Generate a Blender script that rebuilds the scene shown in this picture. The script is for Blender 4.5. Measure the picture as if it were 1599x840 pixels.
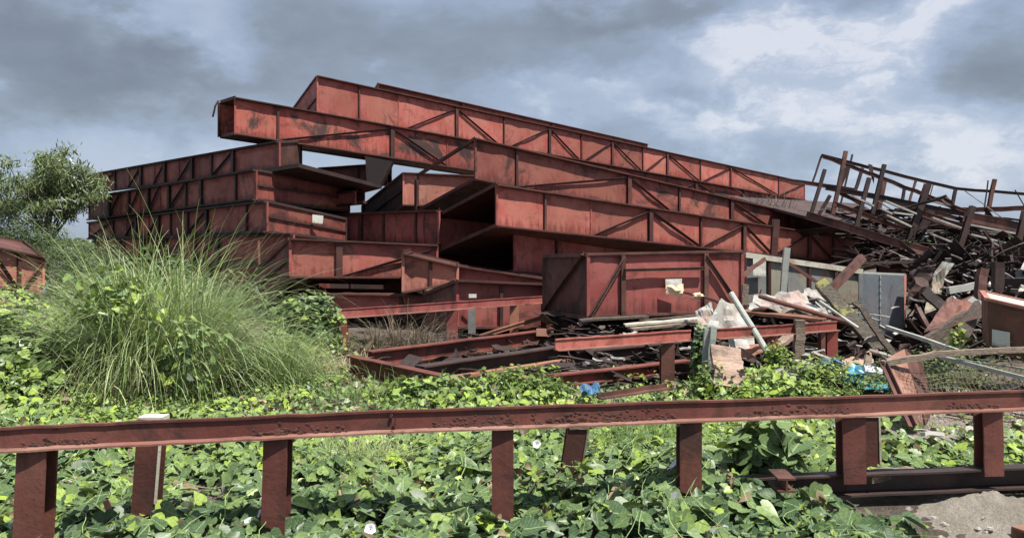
import bpy, math, random
import numpy as np
from mathutils import Vector, noise
R = math.radians
for o in list(bpy.data.objects): bpy.data.objects.remove(o)
S = bpy.context.scene; C = S.collection
random.seed(7); rng = np.random.default_rng(7)
V = Vector
# ---------------------------------------------------------------- camera, light, exposure
F, CX, HY, EYE = 1200.0, 799.5, 385.0, 1.6
cam = bpy.data.objects.new('camera', bpy.data.cameras.new('camera')); C.objects.link(cam)
cam.location = (0, 0, EYE); cam.rotation_euler = (R(90), 0, 0)
cam.data.lens = 36 * F / 1599; cam.data.sensor_width = 36
cam.data.shift_y = (HY - 420) / 1599; cam.data.clip_end = 2000
S.camera = cam
SUN = V((0.32, -0.27, 0.91)).normalized()
sd = bpy.data.lights.new('sun', 'SUN'); sd.energy = 4.8; sd.angle = R(0.6); sd.color = (1.0, 0.95, 0.87)
sun = bpy.data.objects.new('sun', sd); C.objects.link(sun)
sun.rotation_euler = SUN.to_track_quat('Z', 'Y').to_euler(); sun.location = (10, -10, 30)
S.view_settings.view_transform = 'Standard'; S.view_settings.look = 'None'
S.view_settings.exposure = 0.75; S.view_settings.gamma = 1

def at(px, py, d):
    return V(((px - CX) * d / F, d, EYE + (HY - py) * d / F))

# ---------------------------------------------------------------- node helper
class NT:
    def __init__(s, tree): s.t = tree; s.n = tree.nodes; s.l = tree.links
    def new(s, typ, **kw):
        nd = s.n.new(typ)
        for k, v in kw.items(): setattr(nd, k, v)
        return nd
    def put(s, sock, val):
        if isinstance(val, bpy.types.NodeSocket): s.l.new(val, sock)
        elif isinstance(val, bpy.types.Node): s.l.new(val.outputs[0], sock)
        else:
            if hasattr(sock.default_value, '__len__') and len(sock.default_value) == 4 and hasattr(val, '__len__') and len(val) == 3: val = (*val, 1)
            sock.default_value = val
    def math(s, op, a, b=0.0, c=None, clamp=False):
        m = s.new('ShaderNodeMath', operation=op, use_clamp=clamp)
        s.put(m.inputs[0], a); s.put(m.inputs[1], b)
        if c is not None: s.put(m.inputs[2], c)
        return m.outputs[0]
    def vmath(s, op, a, b=None):
        m = s.new('ShaderNodeVectorMath', operation=op); s.put(m.inputs[0], a)
        if b is not None:
            if op == 'SCALE': s.put(m.inputs['Scale'], b)
            else: s.put(m.inputs[1], b)
        return m.outputs['Value'] if op in ('DOT_PRODUCT', 'LENGTH', 'DISTANCE') else m.outputs[0]
    def noise(s, vec, scale, detail=4, rough=0.55, dist=0.0):
        m = s.new('ShaderNodeTexNoise'); s.put(m.inputs['Vector'], vec)
        m.inputs['Scale'].default_value = scale; m.inputs['Detail'].default_value = detail
        m.inputs['Roughness'].default_value = rough; m.inputs['Distortion'].default_value = dist
        return m.outputs['Fac']
    def ramp(s, v, a, b, lo=0.0, hi=1.0, smooth=True):
        m = s.new('ShaderNodeMapRange', interpolation_type='SMOOTHSTEP' if smooth else 'LINEAR')
        s.put(m.inputs[0], v); m.inputs[1].default_value = a; m.inputs[2].default_value = b
        m.inputs[3].default_value = lo; m.inputs[4].default_value = hi
        return m.outputs[0]
    def mix(s, f, a, b, bt='MIX'):
        m = s.new('ShaderNodeMix', data_type='RGBA', blend_type=bt)
        s.put(m.inputs[0], f); s.put(m.inputs[6], a); s.put(m.inputs[7], b)
        return m.outputs[2]

# ---------------------------------------------------------------- sky
w = bpy.data.worlds.new('World'); S.world = w; w.use_nodes = True
T = NT(w.node_tree); T.n.clear()
sky = T.new('ShaderNodeTexSky', sky_type='NISHITA'); sky.sun_disc = False
sky.sun_elevation = math.asin(SUN.z); sky.sun_rotation = math.atan2(SUN.x, SUN.y)
tc = T.new('ShaderNodeTexCoord').outputs['Generated']
nrm = T.vmath('NORMALIZE', tc)
stretch = T.vmath('MULTIPLY', nrm, (1, 1, 1.9))
wn = T.new('ShaderNodeTexNoise'); T.put(wn.inputs['Vector'], stretch)
wn.inputs['Scale'].default_value = 6; wn.inputs['Detail'].default_value = 6; wn.inputs['Roughness'].default_value = 0.6
wob = T.vmath('SCALE', T.vmath('SUBTRACT', wn.outputs['Color'], (0.5, 0.5, 0.5)), 0.20)
dirw = T.vmath('ADD', nrm, wob)
big = T.noise(stretch, 2.6, 5, 0.5, 0.4)
fine = T.noise(stretch, 9, 8, 0.62, 0.3)
val = T.math('ADD', T.ramp(big, 0.3, 0.7, -0.15, 0.15), T.ramp(fine, 0.3, 0.7, -0.03, 0.03))
BL = [  # px, py, rx, ry, gain : soft cloud masses as directions in the sky
    (1240, 120, 190, 105, 0.34), (1430, 50, 150, 80, 0.34), (1150, 190, 180, 60, 0.18), (1500, 220, 170, 50, 0.26),
    (1330, 10, 160, 50, 0.16), (1200, 150, 60, 30, 0.12), (1400, 130, 50, 30, 0.14), (1310, 170, 70, 30, 0.10), (310, 55, 95, 55, 0.34), (860, 160, 130, 45, 0.24), (40, 265, 220, 80, 0.10),
    (110, 100, 250, 60, -0.27), (600, 50, 300, 60, -0.17), (980, 15, 160, 35, -0.25), (1590, 110, 130, 70, -0.26),
    (480, 130, 300, 60, -0.16), (930, 90, 160, 60, -0.14), (60, 10, 200, 30, -0.14), (330, 170, 260, 50, -0.06),
    (1300, 60, 60, 40, 0.14), (1180, 85, 50, 30, 0.16)]
for px, py, rx, ry, g in BL:
    d = V(((px - CX) / F, 1, (HY - py) / F)).normalized()
    df = T.vmath('MULTIPLY', T.vmath('SUBTRACT', dirw, tuple(d)), (F / rx, F / rx, F / ry))
    q = T.vmath('LENGTH', df)
    val = T.math('ADD', val, T.ramp(q, 0.2, 1.5, g, 0.0))
val = T.math('ADD', val, 0.46)
# heaped cumulus with firmer edges where the cloud field is bright
wn2 = T.new('ShaderNodeTexNoise'); T.put(wn2.inputs['Vector'], T.vmath('MULTIPLY', nrm, (1, 1, 1.5)))
wn2.inputs['Scale'].default_value = 10; wn2.inputs['Detail'].default_value = 8; wn2.inputs['Roughness'].default_value = 0.52
puff = T.math('ADD', T.math('MULTIPLY', wn2.outputs['Fac'], 1.15), T.math('MULTIPLY', val, 0.62))
edge = T.ramp(puff, 0.86, 1.10, 0.0, 1.0)
inner = T.ramp(puff, 0.97, 1.22, 0.0, 1.0)
wn3 = T.noise(T.vmath('ADD', T.vmath('MULTIPLY', nrm, (1, 1, 1.7)), wob), 17, 7, 0.55)
val = T.math('ADD', val, T.math('SUBTRACT', T.math('MULTIPLY', edge, 0.17), T.math('MULTIPLY', inner, 0.10)))
val = T.math('ADD', T.math('MINIMUM', val, 0.92), T.math('MULTIPLY', T.math('ADD', edge, 0.15), T.ramp(wn3, 0.34, 0.66, -0.20, 0.12)))
zz = T.new('ShaderNodeSeparateXYZ'); T.put(zz.inputs[0], nrm)
val = T.math('ADD', val, T.ramp(zz.outputs[2], 0.32, 0.8, 0.0, 0.18))
cr = T.new('ShaderNodeValToRGB'); T.put(cr.inputs[0], val)
e = cr.color_ramp.elements
e[0].position = 0.0; e[0].color = (0.105, 0.120, 0.145, 1)
e[1].position = 1.0; e[1].color = (0.44, 0.455, 0.50, 1)
for p, c in ((0.25, (0.155, 0.180, 0.218)), (0.5, (0.215, 0.262, 0.345)), (0.75, (0.305, 0.345, 0.420))):
    x = e.new(p); x.color = (*c, 1)
skyc = T.vmath('SCALE', sky.outputs[0], 0.10)
col = T.mix(0.88, skyc, cr.outputs[0])
bg = T.new('ShaderNodeBackground'); T.put(bg.inputs[0], T.vmath('SCALE', col, 10.0)); bg.inputs[1].default_value = 0.1
out = T.new('ShaderNodeOutputWorld'); T.l.new(bg.outputs[0], out.inputs[0])

# ---------------------------------------------------------------- materials
def newmat(name):
    m = bpy.data.materials.new(name); m.use_nodes = True
    t = NT(m.node_tree); b = t.n['Principled BSDF']
    return m, t, b
def coords(t, rot=True):
    c = t.new('ShaderNodeTexCoord').outputs['Object']
    oi = t.new('ShaderNodeObjectInfo').outputs['Random']
    cx = t.new('ShaderNodeCombineXYZ'); t.put(cx.inputs[0], t.math('MULTIPLY', oi, 37.0)); t.put(cx.inputs[1], t.math('MULTIPLY', oi, 11.0))
    return t.vmath('ADD', c, cx.outputs[0]), oi, c
def bump(t, b, h, dist=0.01, st=0.5):
    bp = t.new('ShaderNodeBump'); bp.inputs['Distance'].default_value = dist; bp.inputs['Strength'].default_value = st
    t.put(bp.inputs['Height'], h); t.l.new(bp.outputs[0], b.inputs['Normal'])
def painted(name, base, faded, rust, soot=0.3, dust=0.3, var=0.25, rough=0.62):
    """old oxide paint: fades, rust bleeding, soot patches, vertical runs"""
    m, t, b = newmat(name)
    c, oi, raw = coords(t)
    n1 = t.noise(c, 1.3, 5, 0.6, 0.5); n2 = t.noise(c, 3.1, 8, 0.65, 0.8); n3 = t.noise(raw, 0.9, 6, 0.62, 0.6)
    runs = t.noise(t.vmath('MULTIPLY', c, (9, 9, 0.7)), 1.4, 5, 0.6)
    n5 = t.noise(c, 38, 3, 0.6)
    col = t.mix(t.ramp(n1, 0.36, 0.62), base, faded)
    col = t.mix(t.math('MULTIPLY', t.ramp(n2, 0.5, 0.68), 0.75), col, rust)
    col = t.mix(t.math('MULTIPLY', t.ramp(runs, 0.50, 0.72), 0.28), col, tuple(x * 0.45 for x in rust))
    col = t.mix(t.math('MULTIPLY', t.ramp(n3, 0.50, 0.72), dust * .7), col, (0.21, 0.115, 0.08))
    ed = t.new('ShaderNodeAttribute', attribute_name='edge').outputs['Fac']   # 0 at a sheet's border, 1 inside
    en = t.math('ADD', ed, t.math('MULTIPLY', t.math('SUBTRACT', n3, 0.5), 1.1))
    pm = t.ramp(t.noise(t.vmath('ADD', c, (9, 3, 5)), 0.35, 2, 0.5), 0.42, 0.56)
    col = t.mix(t.math('MULTIPLY', t.math('MULTIPLY', t.ramp(en, 0.42, 0.56), pm), min(0.6, dust * 1.2)), col, (0.33, 0.125, 0.088))
    low = t.new('ShaderNodeAttribute', attribute_name='low').outputs['Fac']   # towards a sheet's bottom seam: rust and grime collect there
    col = t.mix(t.math('MULTIPLY', t.ramp(t.math('ADD', low, t.math('MULTIPLY', t.math('SUBTRACT', runs, 0.5), 0.9)), 0.72, 1.0), 0.6), col, tuple(x * 0.55 for x in rust))
    if soot > 0:
        sn = t.noise(c, 1.0, 9, 0.72, 0.9)
        if soot > .7: sn = t.math('ADD', sn, t.ramp(ed, 0.25, 1.0, -0.05, 0.07))
        col = t.mix(t.math('MULTIPLY', t.ramp(sn, 0.60 - 0.16 * soot, 0.70 - 0.12 * soot), min(1, 0.45 + soot * 0.5)), col, (0.035, 0.024, 0.022))
    col = t.mix(t.ramp(n5, 0.62, 0.75, 0, 0.45), col, tuple(x * 0.4 for x in rust))
    br = t.ramp(oi, 0, 1, 1 - var, 1 + var, False)
    col = t.vmath('SCALE', col, br)
    t.put(b.inputs['Base Color'], col)
    t.put(b.inputs['Roughness'], t.ramp(n2, 0.3, 0.7, rough - 0.12, rough + 0.18))
    b.inputs['Specular IOR Level'].default_value = 0.35
    bump(t, b, t.math('ADD', t.math('MULTIPLY', n5, 0.35), n2), 0.012, 0.55)
    return m
RED = painted('oxide_red_paint', (0.33, 0.078, 0.062), (0.39, 0.128, 0.102), (0.19, 0.050, 0.034), 0.38, 0.55, 0.30)
REDS = painted('sooty_red_paint', (0.27, 0.058, 0.044), (0.33, 0.090, 0.066), (0.12, 0.032, 0.024), 0.95, 0.35, 0.30)
REDD = painted('dirty_red_paint', (0.20, 0.050, 0.040), (0.26, 0.078, 0.060), (0.10, 0.032, 0.024), 0.45, 0.45)
REDB = painted('brownish_red_paint', (0.26, 0.070, 0.055), (0.32, 0.105, 0.082), (0.14, 0.04, 0.03), 0.7, 0.5, 0.3)
MAR = painted('maroon_paint', (0.24, 0.055, 0.050), (0.29, 0.090, 0.078), (0.13, 0.036, 0.028), 0.4, 0.25)
RAILM = painted('rail_red_paint', (0.115, 0.036, 0.029), (0.155, 0.056, 0.044), (0.065, 0.030, 0.022), 0.55, 0.25, 0.10, 0.6)
TRIM = painted('dark_rusty_steel', (0.062, 0.024, 0.020), (0.10, 0.036, 0.028), (0.04, 0.019, 0.015), 0.5, 0.15)
GFR = painted('ground_frame_paint', (0.14, 0.040, 0.032), (0.18, 0.060, 0.046), (0.08, 0.03, 0.022), 0.6, 0.35)
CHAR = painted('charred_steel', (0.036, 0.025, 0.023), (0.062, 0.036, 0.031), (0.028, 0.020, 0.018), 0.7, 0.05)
BURNT = painted('burnt_brown_steel', (0.105, 0.042, 0.033), (0.15, 0.072, 0.055), (0.055, 0.028, 0.022), 0.6, 0.3)
ORANGE = painted('fresh_orange_rust', (0.27, 0.115, 0.070), (0.33, 0.17, 0.115), (0.16, 0.065, 0.038), 0.2, 0.4)
GREY = painted('grey_green_enamel', (0.17, 0.185, 0.18), (0.21, 0.215, 0.20), (0.12, 0.10, 0.08), 0.12, 0.15, 0.05)
BLUEG = painted('blue_grey_enamel', (0.135, 0.155, 0.175), (0.16, 0.18, 0.195), (0.10, 0.10, 0.10), 0.1, 0.08, 0.05, 0.5)
OLIVE = painted('weathered_olive_panel', (0.235, 0.225, 0.175), (0.29, 0.265, 0.21), (0.22, 0.12, 0.08), 0.2, 0.25, 0.08)
BROWN = painted('brown_enamel', (0.11, 0.048, 0.030), (0.13, 0.058, 0.038), (0.08, 0.035, 0.022), 0.1, 0.15, 0.05)
GALV = painted('galvanised_steel', (0.30, 0.32, 0.29), (0.36, 0.37, 0.34), (0.24, 0.21, 0.16), 0.1, 0.15, 0.1, 0.5)
WHITE = painted('dirty_white_sheet', (0.33, 0.32, 0.295), (0.44, 0.43, 0.40), (0.20, 0.16, 0.12), 0.45, 0.3, 0.08)
PALE = painted('pale_scrap', (0.26, 0.25, 0.23), (0.38, 0.37, 0.34), (0.2, 0.15, 0.11), 0.4, 0.3, 0.2)
CREAM = painted('cream_painted_trim', (0.48, 0.45, 0.36), (0.55, 0.52, 0.44), (0.3, 0.22, 0.15), 0.15, 0.2, 0.08)
PAPER = painted('faded_paper', (0.55, 0.56, 0.50), (0.66, 0.65, 0.60), (0.40, 0.34, 0.25), 0.0, 0.15, 0.05)
PINKM = painted('sun_faded_red_paint', (0.40, 0.14, 0.10), (0.50, 0.22, 0.165), (0.26, 0.10, 0.07), 0.2, 0.6)

def woodmat(name, c1, c2, moss=0.0):
    m, t, b = newmat(name); c, oi, raw = coords(t)
    g = t.noise(t.vmath('MULTIPLY', c, (5, 5, 22)), 2.2, 7, 0.7, 1.2)
    n = t.noise(c, 2, 5, 0.6)
    col = t.mix(t.ramp(g, 0.35, 0.65), c1, c2)
    col = t.mix(t.ramp(n, 0.55, 0.7, 0, 0.7), col, (0.03, 0.024, 0.02))
    if moss: col = t.mix(t.ramp(t.noise(c, 3.5, 6, 0.7), 0.53, 0.60, 0, moss), col, (0.30, 0.30, 0.08))
    t.put(b.inputs['Base Color'], col); b.inputs['Roughness'].default_value = 0.85
    bump(t, b, g, 0.02, 0.9)
    return m
WOOD = woodmat('weathered_timber', (0.13, 0.095, 0.07), (0.27, 0.215, 0.165))
WOODD = woodmat('charred_timber', (0.035, 0.027, 0.022), (0.12, 0.09, 0.068))
MOSSY = woodmat('charred_timber_with_lichen', (0.04, 0.034, 0.026), (0.14, 0.12, 0.09), 0.8)
BOARD = woodmat('pinkish_board', (0.30, 0.20, 0.155), (0.42, 0.30, 0.235))

def plain(name, col, rough=0.7, nz=0.25, sc=8, b_=0.01, trans=0.0):
    m, t, b = newmat(name); c, oi, raw = coords(t)
    n = t.noise(c, sc, 6, 0.65)
    t.put(b.inputs['Base Color'], t.vmath('SCALE', t.mix(0, col, col), t.ramp(n, 0.3, 0.7, 1 - nz, 1 + nz)))
    b.inputs['Roughness'].default_value = rough
    bump(t, b, n, b_, 0.6)
    return m
BLUEP = plain('blue_plastic', (0.05, 0.13, 0.23), 0.6)
CYANP = plain('cyan_plastic', (0.06, 0.24, 0.32), 0.4)
ROPE = plain('dirty_foam', (0.62, 0.46, 0.30), 0.9)
WIRE = plain('rusty_wire', (0.13, 0.085, 0.06), 0.7)
DIRT = plain('caked_dirt', (0.085, 0.040, 0.031), 0.95, 0.4, 30)
FLG = painted('sunlit_flange_paint', (0.21, 0.095, 0.075), (0.29, 0.165, 0.13), (0.12, 0.06, 0.04), 0.35, 0.3, 0.1)  # paler than the web: sunlight on the flange put into its colour
PLT = painted('rusted_plate', (0.20, 0.095, 0.068), (0.26, 0.145, 0.11), (0.11, 0.055, 0.04), 0.4, 0.4)
STONE = plain('broken_concrete', (0.30, 0.28, 0.25), 0.9, 0.35, 6, 0.03)
PURPLE = plain('pale_lilac_plastic', (0.60, 0.60, 0.72), 0.5)
BARK = plain('bark', (0.10, 0.075, 0.055), 0.9, 0.4, 12, 0.02)
PETAL = plain('white_petal', (0.80, 0.78, 0.80), 0.6, 0.06)

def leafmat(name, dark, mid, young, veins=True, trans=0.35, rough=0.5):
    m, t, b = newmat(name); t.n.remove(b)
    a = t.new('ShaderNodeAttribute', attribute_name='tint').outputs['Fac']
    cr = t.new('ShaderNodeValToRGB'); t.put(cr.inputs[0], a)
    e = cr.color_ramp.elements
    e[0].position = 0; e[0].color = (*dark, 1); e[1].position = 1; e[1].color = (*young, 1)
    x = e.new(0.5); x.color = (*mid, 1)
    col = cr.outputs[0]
    if veins:
        uv = t.new('ShaderNodeAttribute', attribute_name='luv').outputs['Vector']
        sp = t.new('ShaderNodeSeparateXYZ'); t.put(sp.inputs[0], uv)
        ax = t.math('ABSOLUTE', sp.outputs[0])
        side = t.math('FRACT', t.math('MULTIPLY', t.math('SUBTRACT', sp.outputs[1], t.math('MULTIPLY', ax, 0.75)), 6.0))
        v1 = t.ramp(ax, 0.012, 0.035, 1, 0); v2 = t.ramp(side, 0.0, 0.2, 0.55, 0)
        col = t.mix(t.math('MULTIPLY', t.math('MAXIMUM', v1, v2), 0.5), col, tuple(min(1, x * 2.0 + 0.05) for x in mid))
        pn = t.noise(t.new('ShaderNodeTexCoord').outputs['Object'], 60, 3, 0.6)
        col = t.vmath('SCALE', col, t.ramp(pn, 0.3, 0.7, 0.8, 1.2))
    d = t.new('ShaderNodeBsdfDiffuse'); t.put(d.inputs[0], col)
    tr = t.new('ShaderNodeBsdfTranslucent'); t.put(tr.inputs[0], t.mix(1.0, col, (1.0, 0.95, 0.35), 'MULTIPLY'))
    g = t.new('ShaderNodeBsdfGlossy'); g.inputs['Roughness'].default_value = rough
    m1 = t.new('ShaderNodeMixShader'); m1.inputs[0].default_value = trans; t.l.new(d.outputs[0], m1.inputs[1]); t.l.new(tr.outputs[0], m1.inputs[2])
    fr = t.new('ShaderNodeFresnel'); fr.inputs[0].default_value = 1.35 if rough < .6 else 1.12
    m2 = t.new('ShaderNodeMixShader'); t.put(m2.inputs[0], t.math('MULTIPLY', fr.outputs[0], 0.8)); t.l.new(m1.outputs[0], m2.inputs[1]); t.l.new(g.outputs[0], m2.inputs[2])
    t.l.new(m2.outputs[0], t.n['Material Output'].inputs[0])
    return m
VINE = leafmat('vine_leaf', (0.062, 0.105, 0.050), (0.165, 0.240, 0.090), (0.31, 0.42, 0.060), trans=.22, rough=.36)
SHRUB = leafmat('shrub_leaf', (0.050, 0.090, 0.030), (0.120, 0.200, 0.045), (0.28, 0.36, 0.06), False)
TREEL = leafmat('tree_leaf', (0.055, 0.085, 0.042), (0.12, 0.175, 0.075), (0.23, 0.28, 0.12), False, 0.3, 0.7)
BLADE = leafmat('grass_blade', (0.09, 0.17, 0.045), (0.24, 0.35, 0.12), (0.55, 0.58, 0.34), False, 0.35, 0.4)
DRY = leafmat('dry_stalk', (0.055, 0.042, 0.028), (0.22, 0.165, 0.10), (0.40, 0.33, 0.20), False, 0.1)

m, t, b = newmat('soil'); c = t.new('ShaderNodeTexCoord').outputs['Object']
n = t.noise(c, 1.2, 8, 0.65); n2 = t.noise(c, 14, 6, 0.7); n3 = t.noise(c, 60, 3, 0.6)
col = t.mix(t.ramp(n, 0.4, 0.6), (0.075, 0.055, 0.038), (0.17, 0.14, 0.11)); col = t.mix(t.ramp(n2, 0.45, 0.65), col, (0.05, 0.042, 0.03))
t.put(b.inputs['Base Color'], col); b.inputs['Roughness'].default_value = 0.95; bump(t, b, t.math('ADD', n2, n3), 0.04, 0.9)
SOIL = m
m, t, b = newmat('grey_sand'); c = t.new('ShaderNodeTexCoord').outputs['Object']
n = t.noise(c, 5, 8, 0.65); n2 = t.noise(c, 26, 8, 0.75); n3 = t.noise(c, 140, 3, 0.6)
col = t.mix(t.ramp(n, 0.35, 0.65), (0.38, 0.335, 0.275), (0.52, 0.465, 0.39)); col = t.mix(t.ramp(n3, 0.55, 0.75, 0, 0.6), col, (0.10, 0.085, 0.07))
t.put(b.inputs['Base Color'], col); b.inputs['Roughness'].default_value = 0.95; bump(t, b, t.math('ADD', t.math('MULTIPLY', n2, 1.4), t.math('MULTIPLY', n3, 0.4)), 0.05, 1.0)
SAND = m

# ---------------------------------------------------------------- mesh helpers
def RECT(w, h): return [(-w/2, -h/2), (w/2, -h/2), (w/2, h/2), (-w/2, h/2)]
def IPR(w, h, tf=0.012, tw=0.01):
    a, b, c = w/2, h/2, tw/2
    return [(-a, -b), (a, -b), (a, -b+tf), (c, -b+tf), (c, b-tf), (a, b-tf), (a, b), (-a, b), (-a, b-tf), (-c, b-tf), (-c, -b+tf), (-a, -b+tf)]
def LPR(w, h, t=0.012): return [(0, 0), (w, 0), (w, t), (t, t), (t, h), (0, h)]
def CPR(w, h, t=0.012): return [(0, 0), (w, 0), (w, t), (t, t), (t, h-t), (w, h-t), (w, h), (0, h)]
def TUBE(r, n=8): return [(r*math.cos(2*math.pi*i/n), r*math.sin(2*math.pi*i/n)) for i in range(n)]
class MB:
    def __init__(s): s.v = []; s.f = []; s.a = {}
    def prism(s, p0, p1, prof, up=(0, 0, 1), seg=1, bow=V((0, 0, 0)), jit=0.0, taper=1.0, taper0=1.0):
        d = (p1 - p0)
        if d.length < 1e-6: return s
        d = d.normalized(); up = V(up)
        if abs(d.dot(up.normalized())) > 0.98: up = V((0, -1, 0)) if abs(d.y) < 0.9 else V((1, 0, 0))
        side = d.cross(up).normalized(); u = side.cross(d)
        n = len(prof); b0 = len(s.v)
        for k in range(seg + 1):
            t = k / seg; c = p0.lerp(p1, t) + bow * (4 * t * (1 - t)); sc = taper0 + (taper - taper0) * t
            if jit: c = c + V((random.uniform(-jit, jit), random.uniform(-jit, jit), random.uniform(-jit, jit)))
            for a, b in prof: s.v.append(c + side * (a * sc) + u * (b * sc))
        for k in range(seg):
            for i in range(n):
                j = (i + 1) % n; a = b0 + k * n
                s.f.append((a + i, a + j, a + n + j, a + n + i))
        s.f.append(tuple(range(b0 + n - 1, b0 - 1, -1))); s.f.append(tuple(range(b0 + seg * n, b0 + seg * n + n)))
        return s
    def hexa(s, a, b, c, d, off):
        """quad a b c d extruded by vector off"""
        k = len(s.v); s.v += [a, b, c, d, a + off, b + off, c + off, d + off]
        s.f += [(k+3, k+2, k+1, k), (k+4, k+5, k+6, k+7)] + [(k+i, k+(i+1) % 4, k+4+(i+1) % 4, k+4+i) for i in range(4)]
        return s
    def sheet(s, a, b, c, d, nx, ny, amp, nvec, seed=0.0, thick=0.006, freq=1.6, crumple=0):
        """dented sheet a(top left) b(top right) c(bottom right) d(bottom left)"""
        k = len(s.v); n = nvec
        for j in range(ny + 1):
            for i in range(nx + 1):
                u, v = i / nx, j / ny
                p = a.lerp(b, u).lerp(d.lerp(c, u), v)
                e = min(1, 6 * min(u, 1 - u, v, 1 - v)) if not crumple else 1
                z = noise.noise(p * freq + V((seed, 0, seed))) + 0.5 * noise.noise(p * freq * 2.7 + V((0, seed, 0)))
                s.a[len(s.v)] = (min(1, 2.6 * min(u * 1.3, (1 - u) * 1.3, v, 1 - v)), v)
                s.v.append(p + n * (amp * z * e))
        m = (nx + 1) * (ny + 1)
        for q in range(m): s.v.append(s.v[k + q] - n * thick)
        for j in range(ny):
            for i in range(nx):
                q = k + j * (nx + 1) + i
                s.f.append((q, q + nx + 1, q + nx + 2, q + 1)); q += m
                s.f.append((q, q + 1, q + nx + 2, q + nx + 1))
        ring = [k + i for i in range(nx)] + [k + nx + j * (nx+1) for j in range(ny)] + [k + ny * (nx+1) + i for i in range(nx, 0, -1)] + [k + j * (nx+1) for j in range(ny, 0, -1)]
        for i in range(len(ring)):
            q, r = ring[i], ring[(i + 1) % len(ring)]; s.f.append((q, r, r + m, q + m))
        return s
    def blob(s, c, rx, ry, rz, n=10, seed=0.0, amp=0.25):
        k = len(s.v); m = n // 2 + 1
        for j in range(m + 1):
            th = math.pi * j / m
            for i in range(n):
                ph = 2 * math.pi * i / n; d = V((math.sin(th) * math.cos(ph), math.sin(th) * math.sin(ph), math.cos(th)))
                r = 1 + amp * noise.noise(d * 1.7 + V((seed, seed, 0)))
                s.v.append(c + V((d.x * rx, d.y * ry, d.z * rz)) * r)
        for j in range(m):
            for i in range(n): s.f.append((k + j*n + i, k + (j+1)*n + i, k + (j+1)*n + (i+1) % n, k + j*n + (i+1) % n))
        return s
    def mesh(s, name, org, mat, smooth=False):
        me = bpy.data.meshes.new(name); me.from_pydata([tuple(v - org) for v in s.v], [], s.f); me.materials.append(mat)
        if smooth: me.polygons.foreach_set('use_smooth', [True] * len(me.polygons)); me.set_sharp_from_angle(angle=R(40))
        if s.a:
            for nm, col in (('edge', 0), ('low', 1)):
                a = me.attributes.new(nm, 'FLOAT', 'POINT'); a.data.foreach_set('value', [s.a.get(i, (0, 0))[col] for i in range(len(s.v))])
        return me
def link(name, me, parent=None, loc=None):
    o = bpy.data.objects.new(name, me); C.objects.link(o)
    if parent: o.parent = parent
    if loc is not None: o.location = loc
    return o
def tag(o, label=None, cat=None, group=None, kind=None):
    if label: o['label'] = label
    if cat: o['category'] = cat
    if group: o['group'] = group
    if kind: o['kind'] = kind
    return o
def thing(name, label, cat, loc, group=None):
    o = bpy.data.objects.new(name, None); C.objects.link(o); o.location = loc; o.empty_display_size = 0.2
    return tag(o, label, cat, group)
def part(parent, name, mb, mat, smooth=False, label=None, under=None):
    o = link(name, mb.mesh(name, parent.location, mat, smooth), under or parent)
    if label: o['label'] = label
    return o
def base(mb):
    n = len(mb.v); x = sum(v.x for v in mb.v) / n; y = sum(v.y for v in mb.v) / n; z = min(v.z for v in mb.v); return V((x, y, z))
def solo(name, mb, mat, label, cat, group=None, smooth=False, kind=None):
    o = base(mb); return tag(link(name, mb.mesh(name, o, mat, smooth), None, o), label, cat, group, kind)

# ---------------------------------------------------------------- ground
def gz(x, y):
    h = 0.05 * noise.noise(V((x * 0.5, y * 0.5, 3)))
    return h if y < 60 else h
def axis(lo, hi, fine_lo, fine_hi, st, big_):
    a = [lo]; 
    while a[-1] < hi:
        x = a[-1]; q = st if fine_lo <= x <= fine_hi else big_
        a.append(x + q)
    return a
xs = [-900, -400, -180, -90, -50, -30] + [-20 + i * 0.8 for i in range(61)] + [40, 60, 100, 200, 450, 900]
ys = [-80, -30, -10] + [-2 + i * 0.7 for i in range(48)] + [34, 42, 55, 80, 130, 250, 600, 1400]
gv = [(x, y, gz(x, y)) for y in ys for x in xs]; nx = len(xs)
gf = [(j*nx+i, j*nx+i+1, (j+1)*nx+i+1, (j+1)*nx+i) for j in range(len(ys)-1) for i in range(nx-1)]
me = bpy.data.meshes.new('ground'); me.from_pydata(gv, [], gf); me.materials.append(SOIL)
me.polygons.foreach_set('use_smooth', [True] * len(me.polygons))
tag(link('ground', me), kind='structure')

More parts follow.
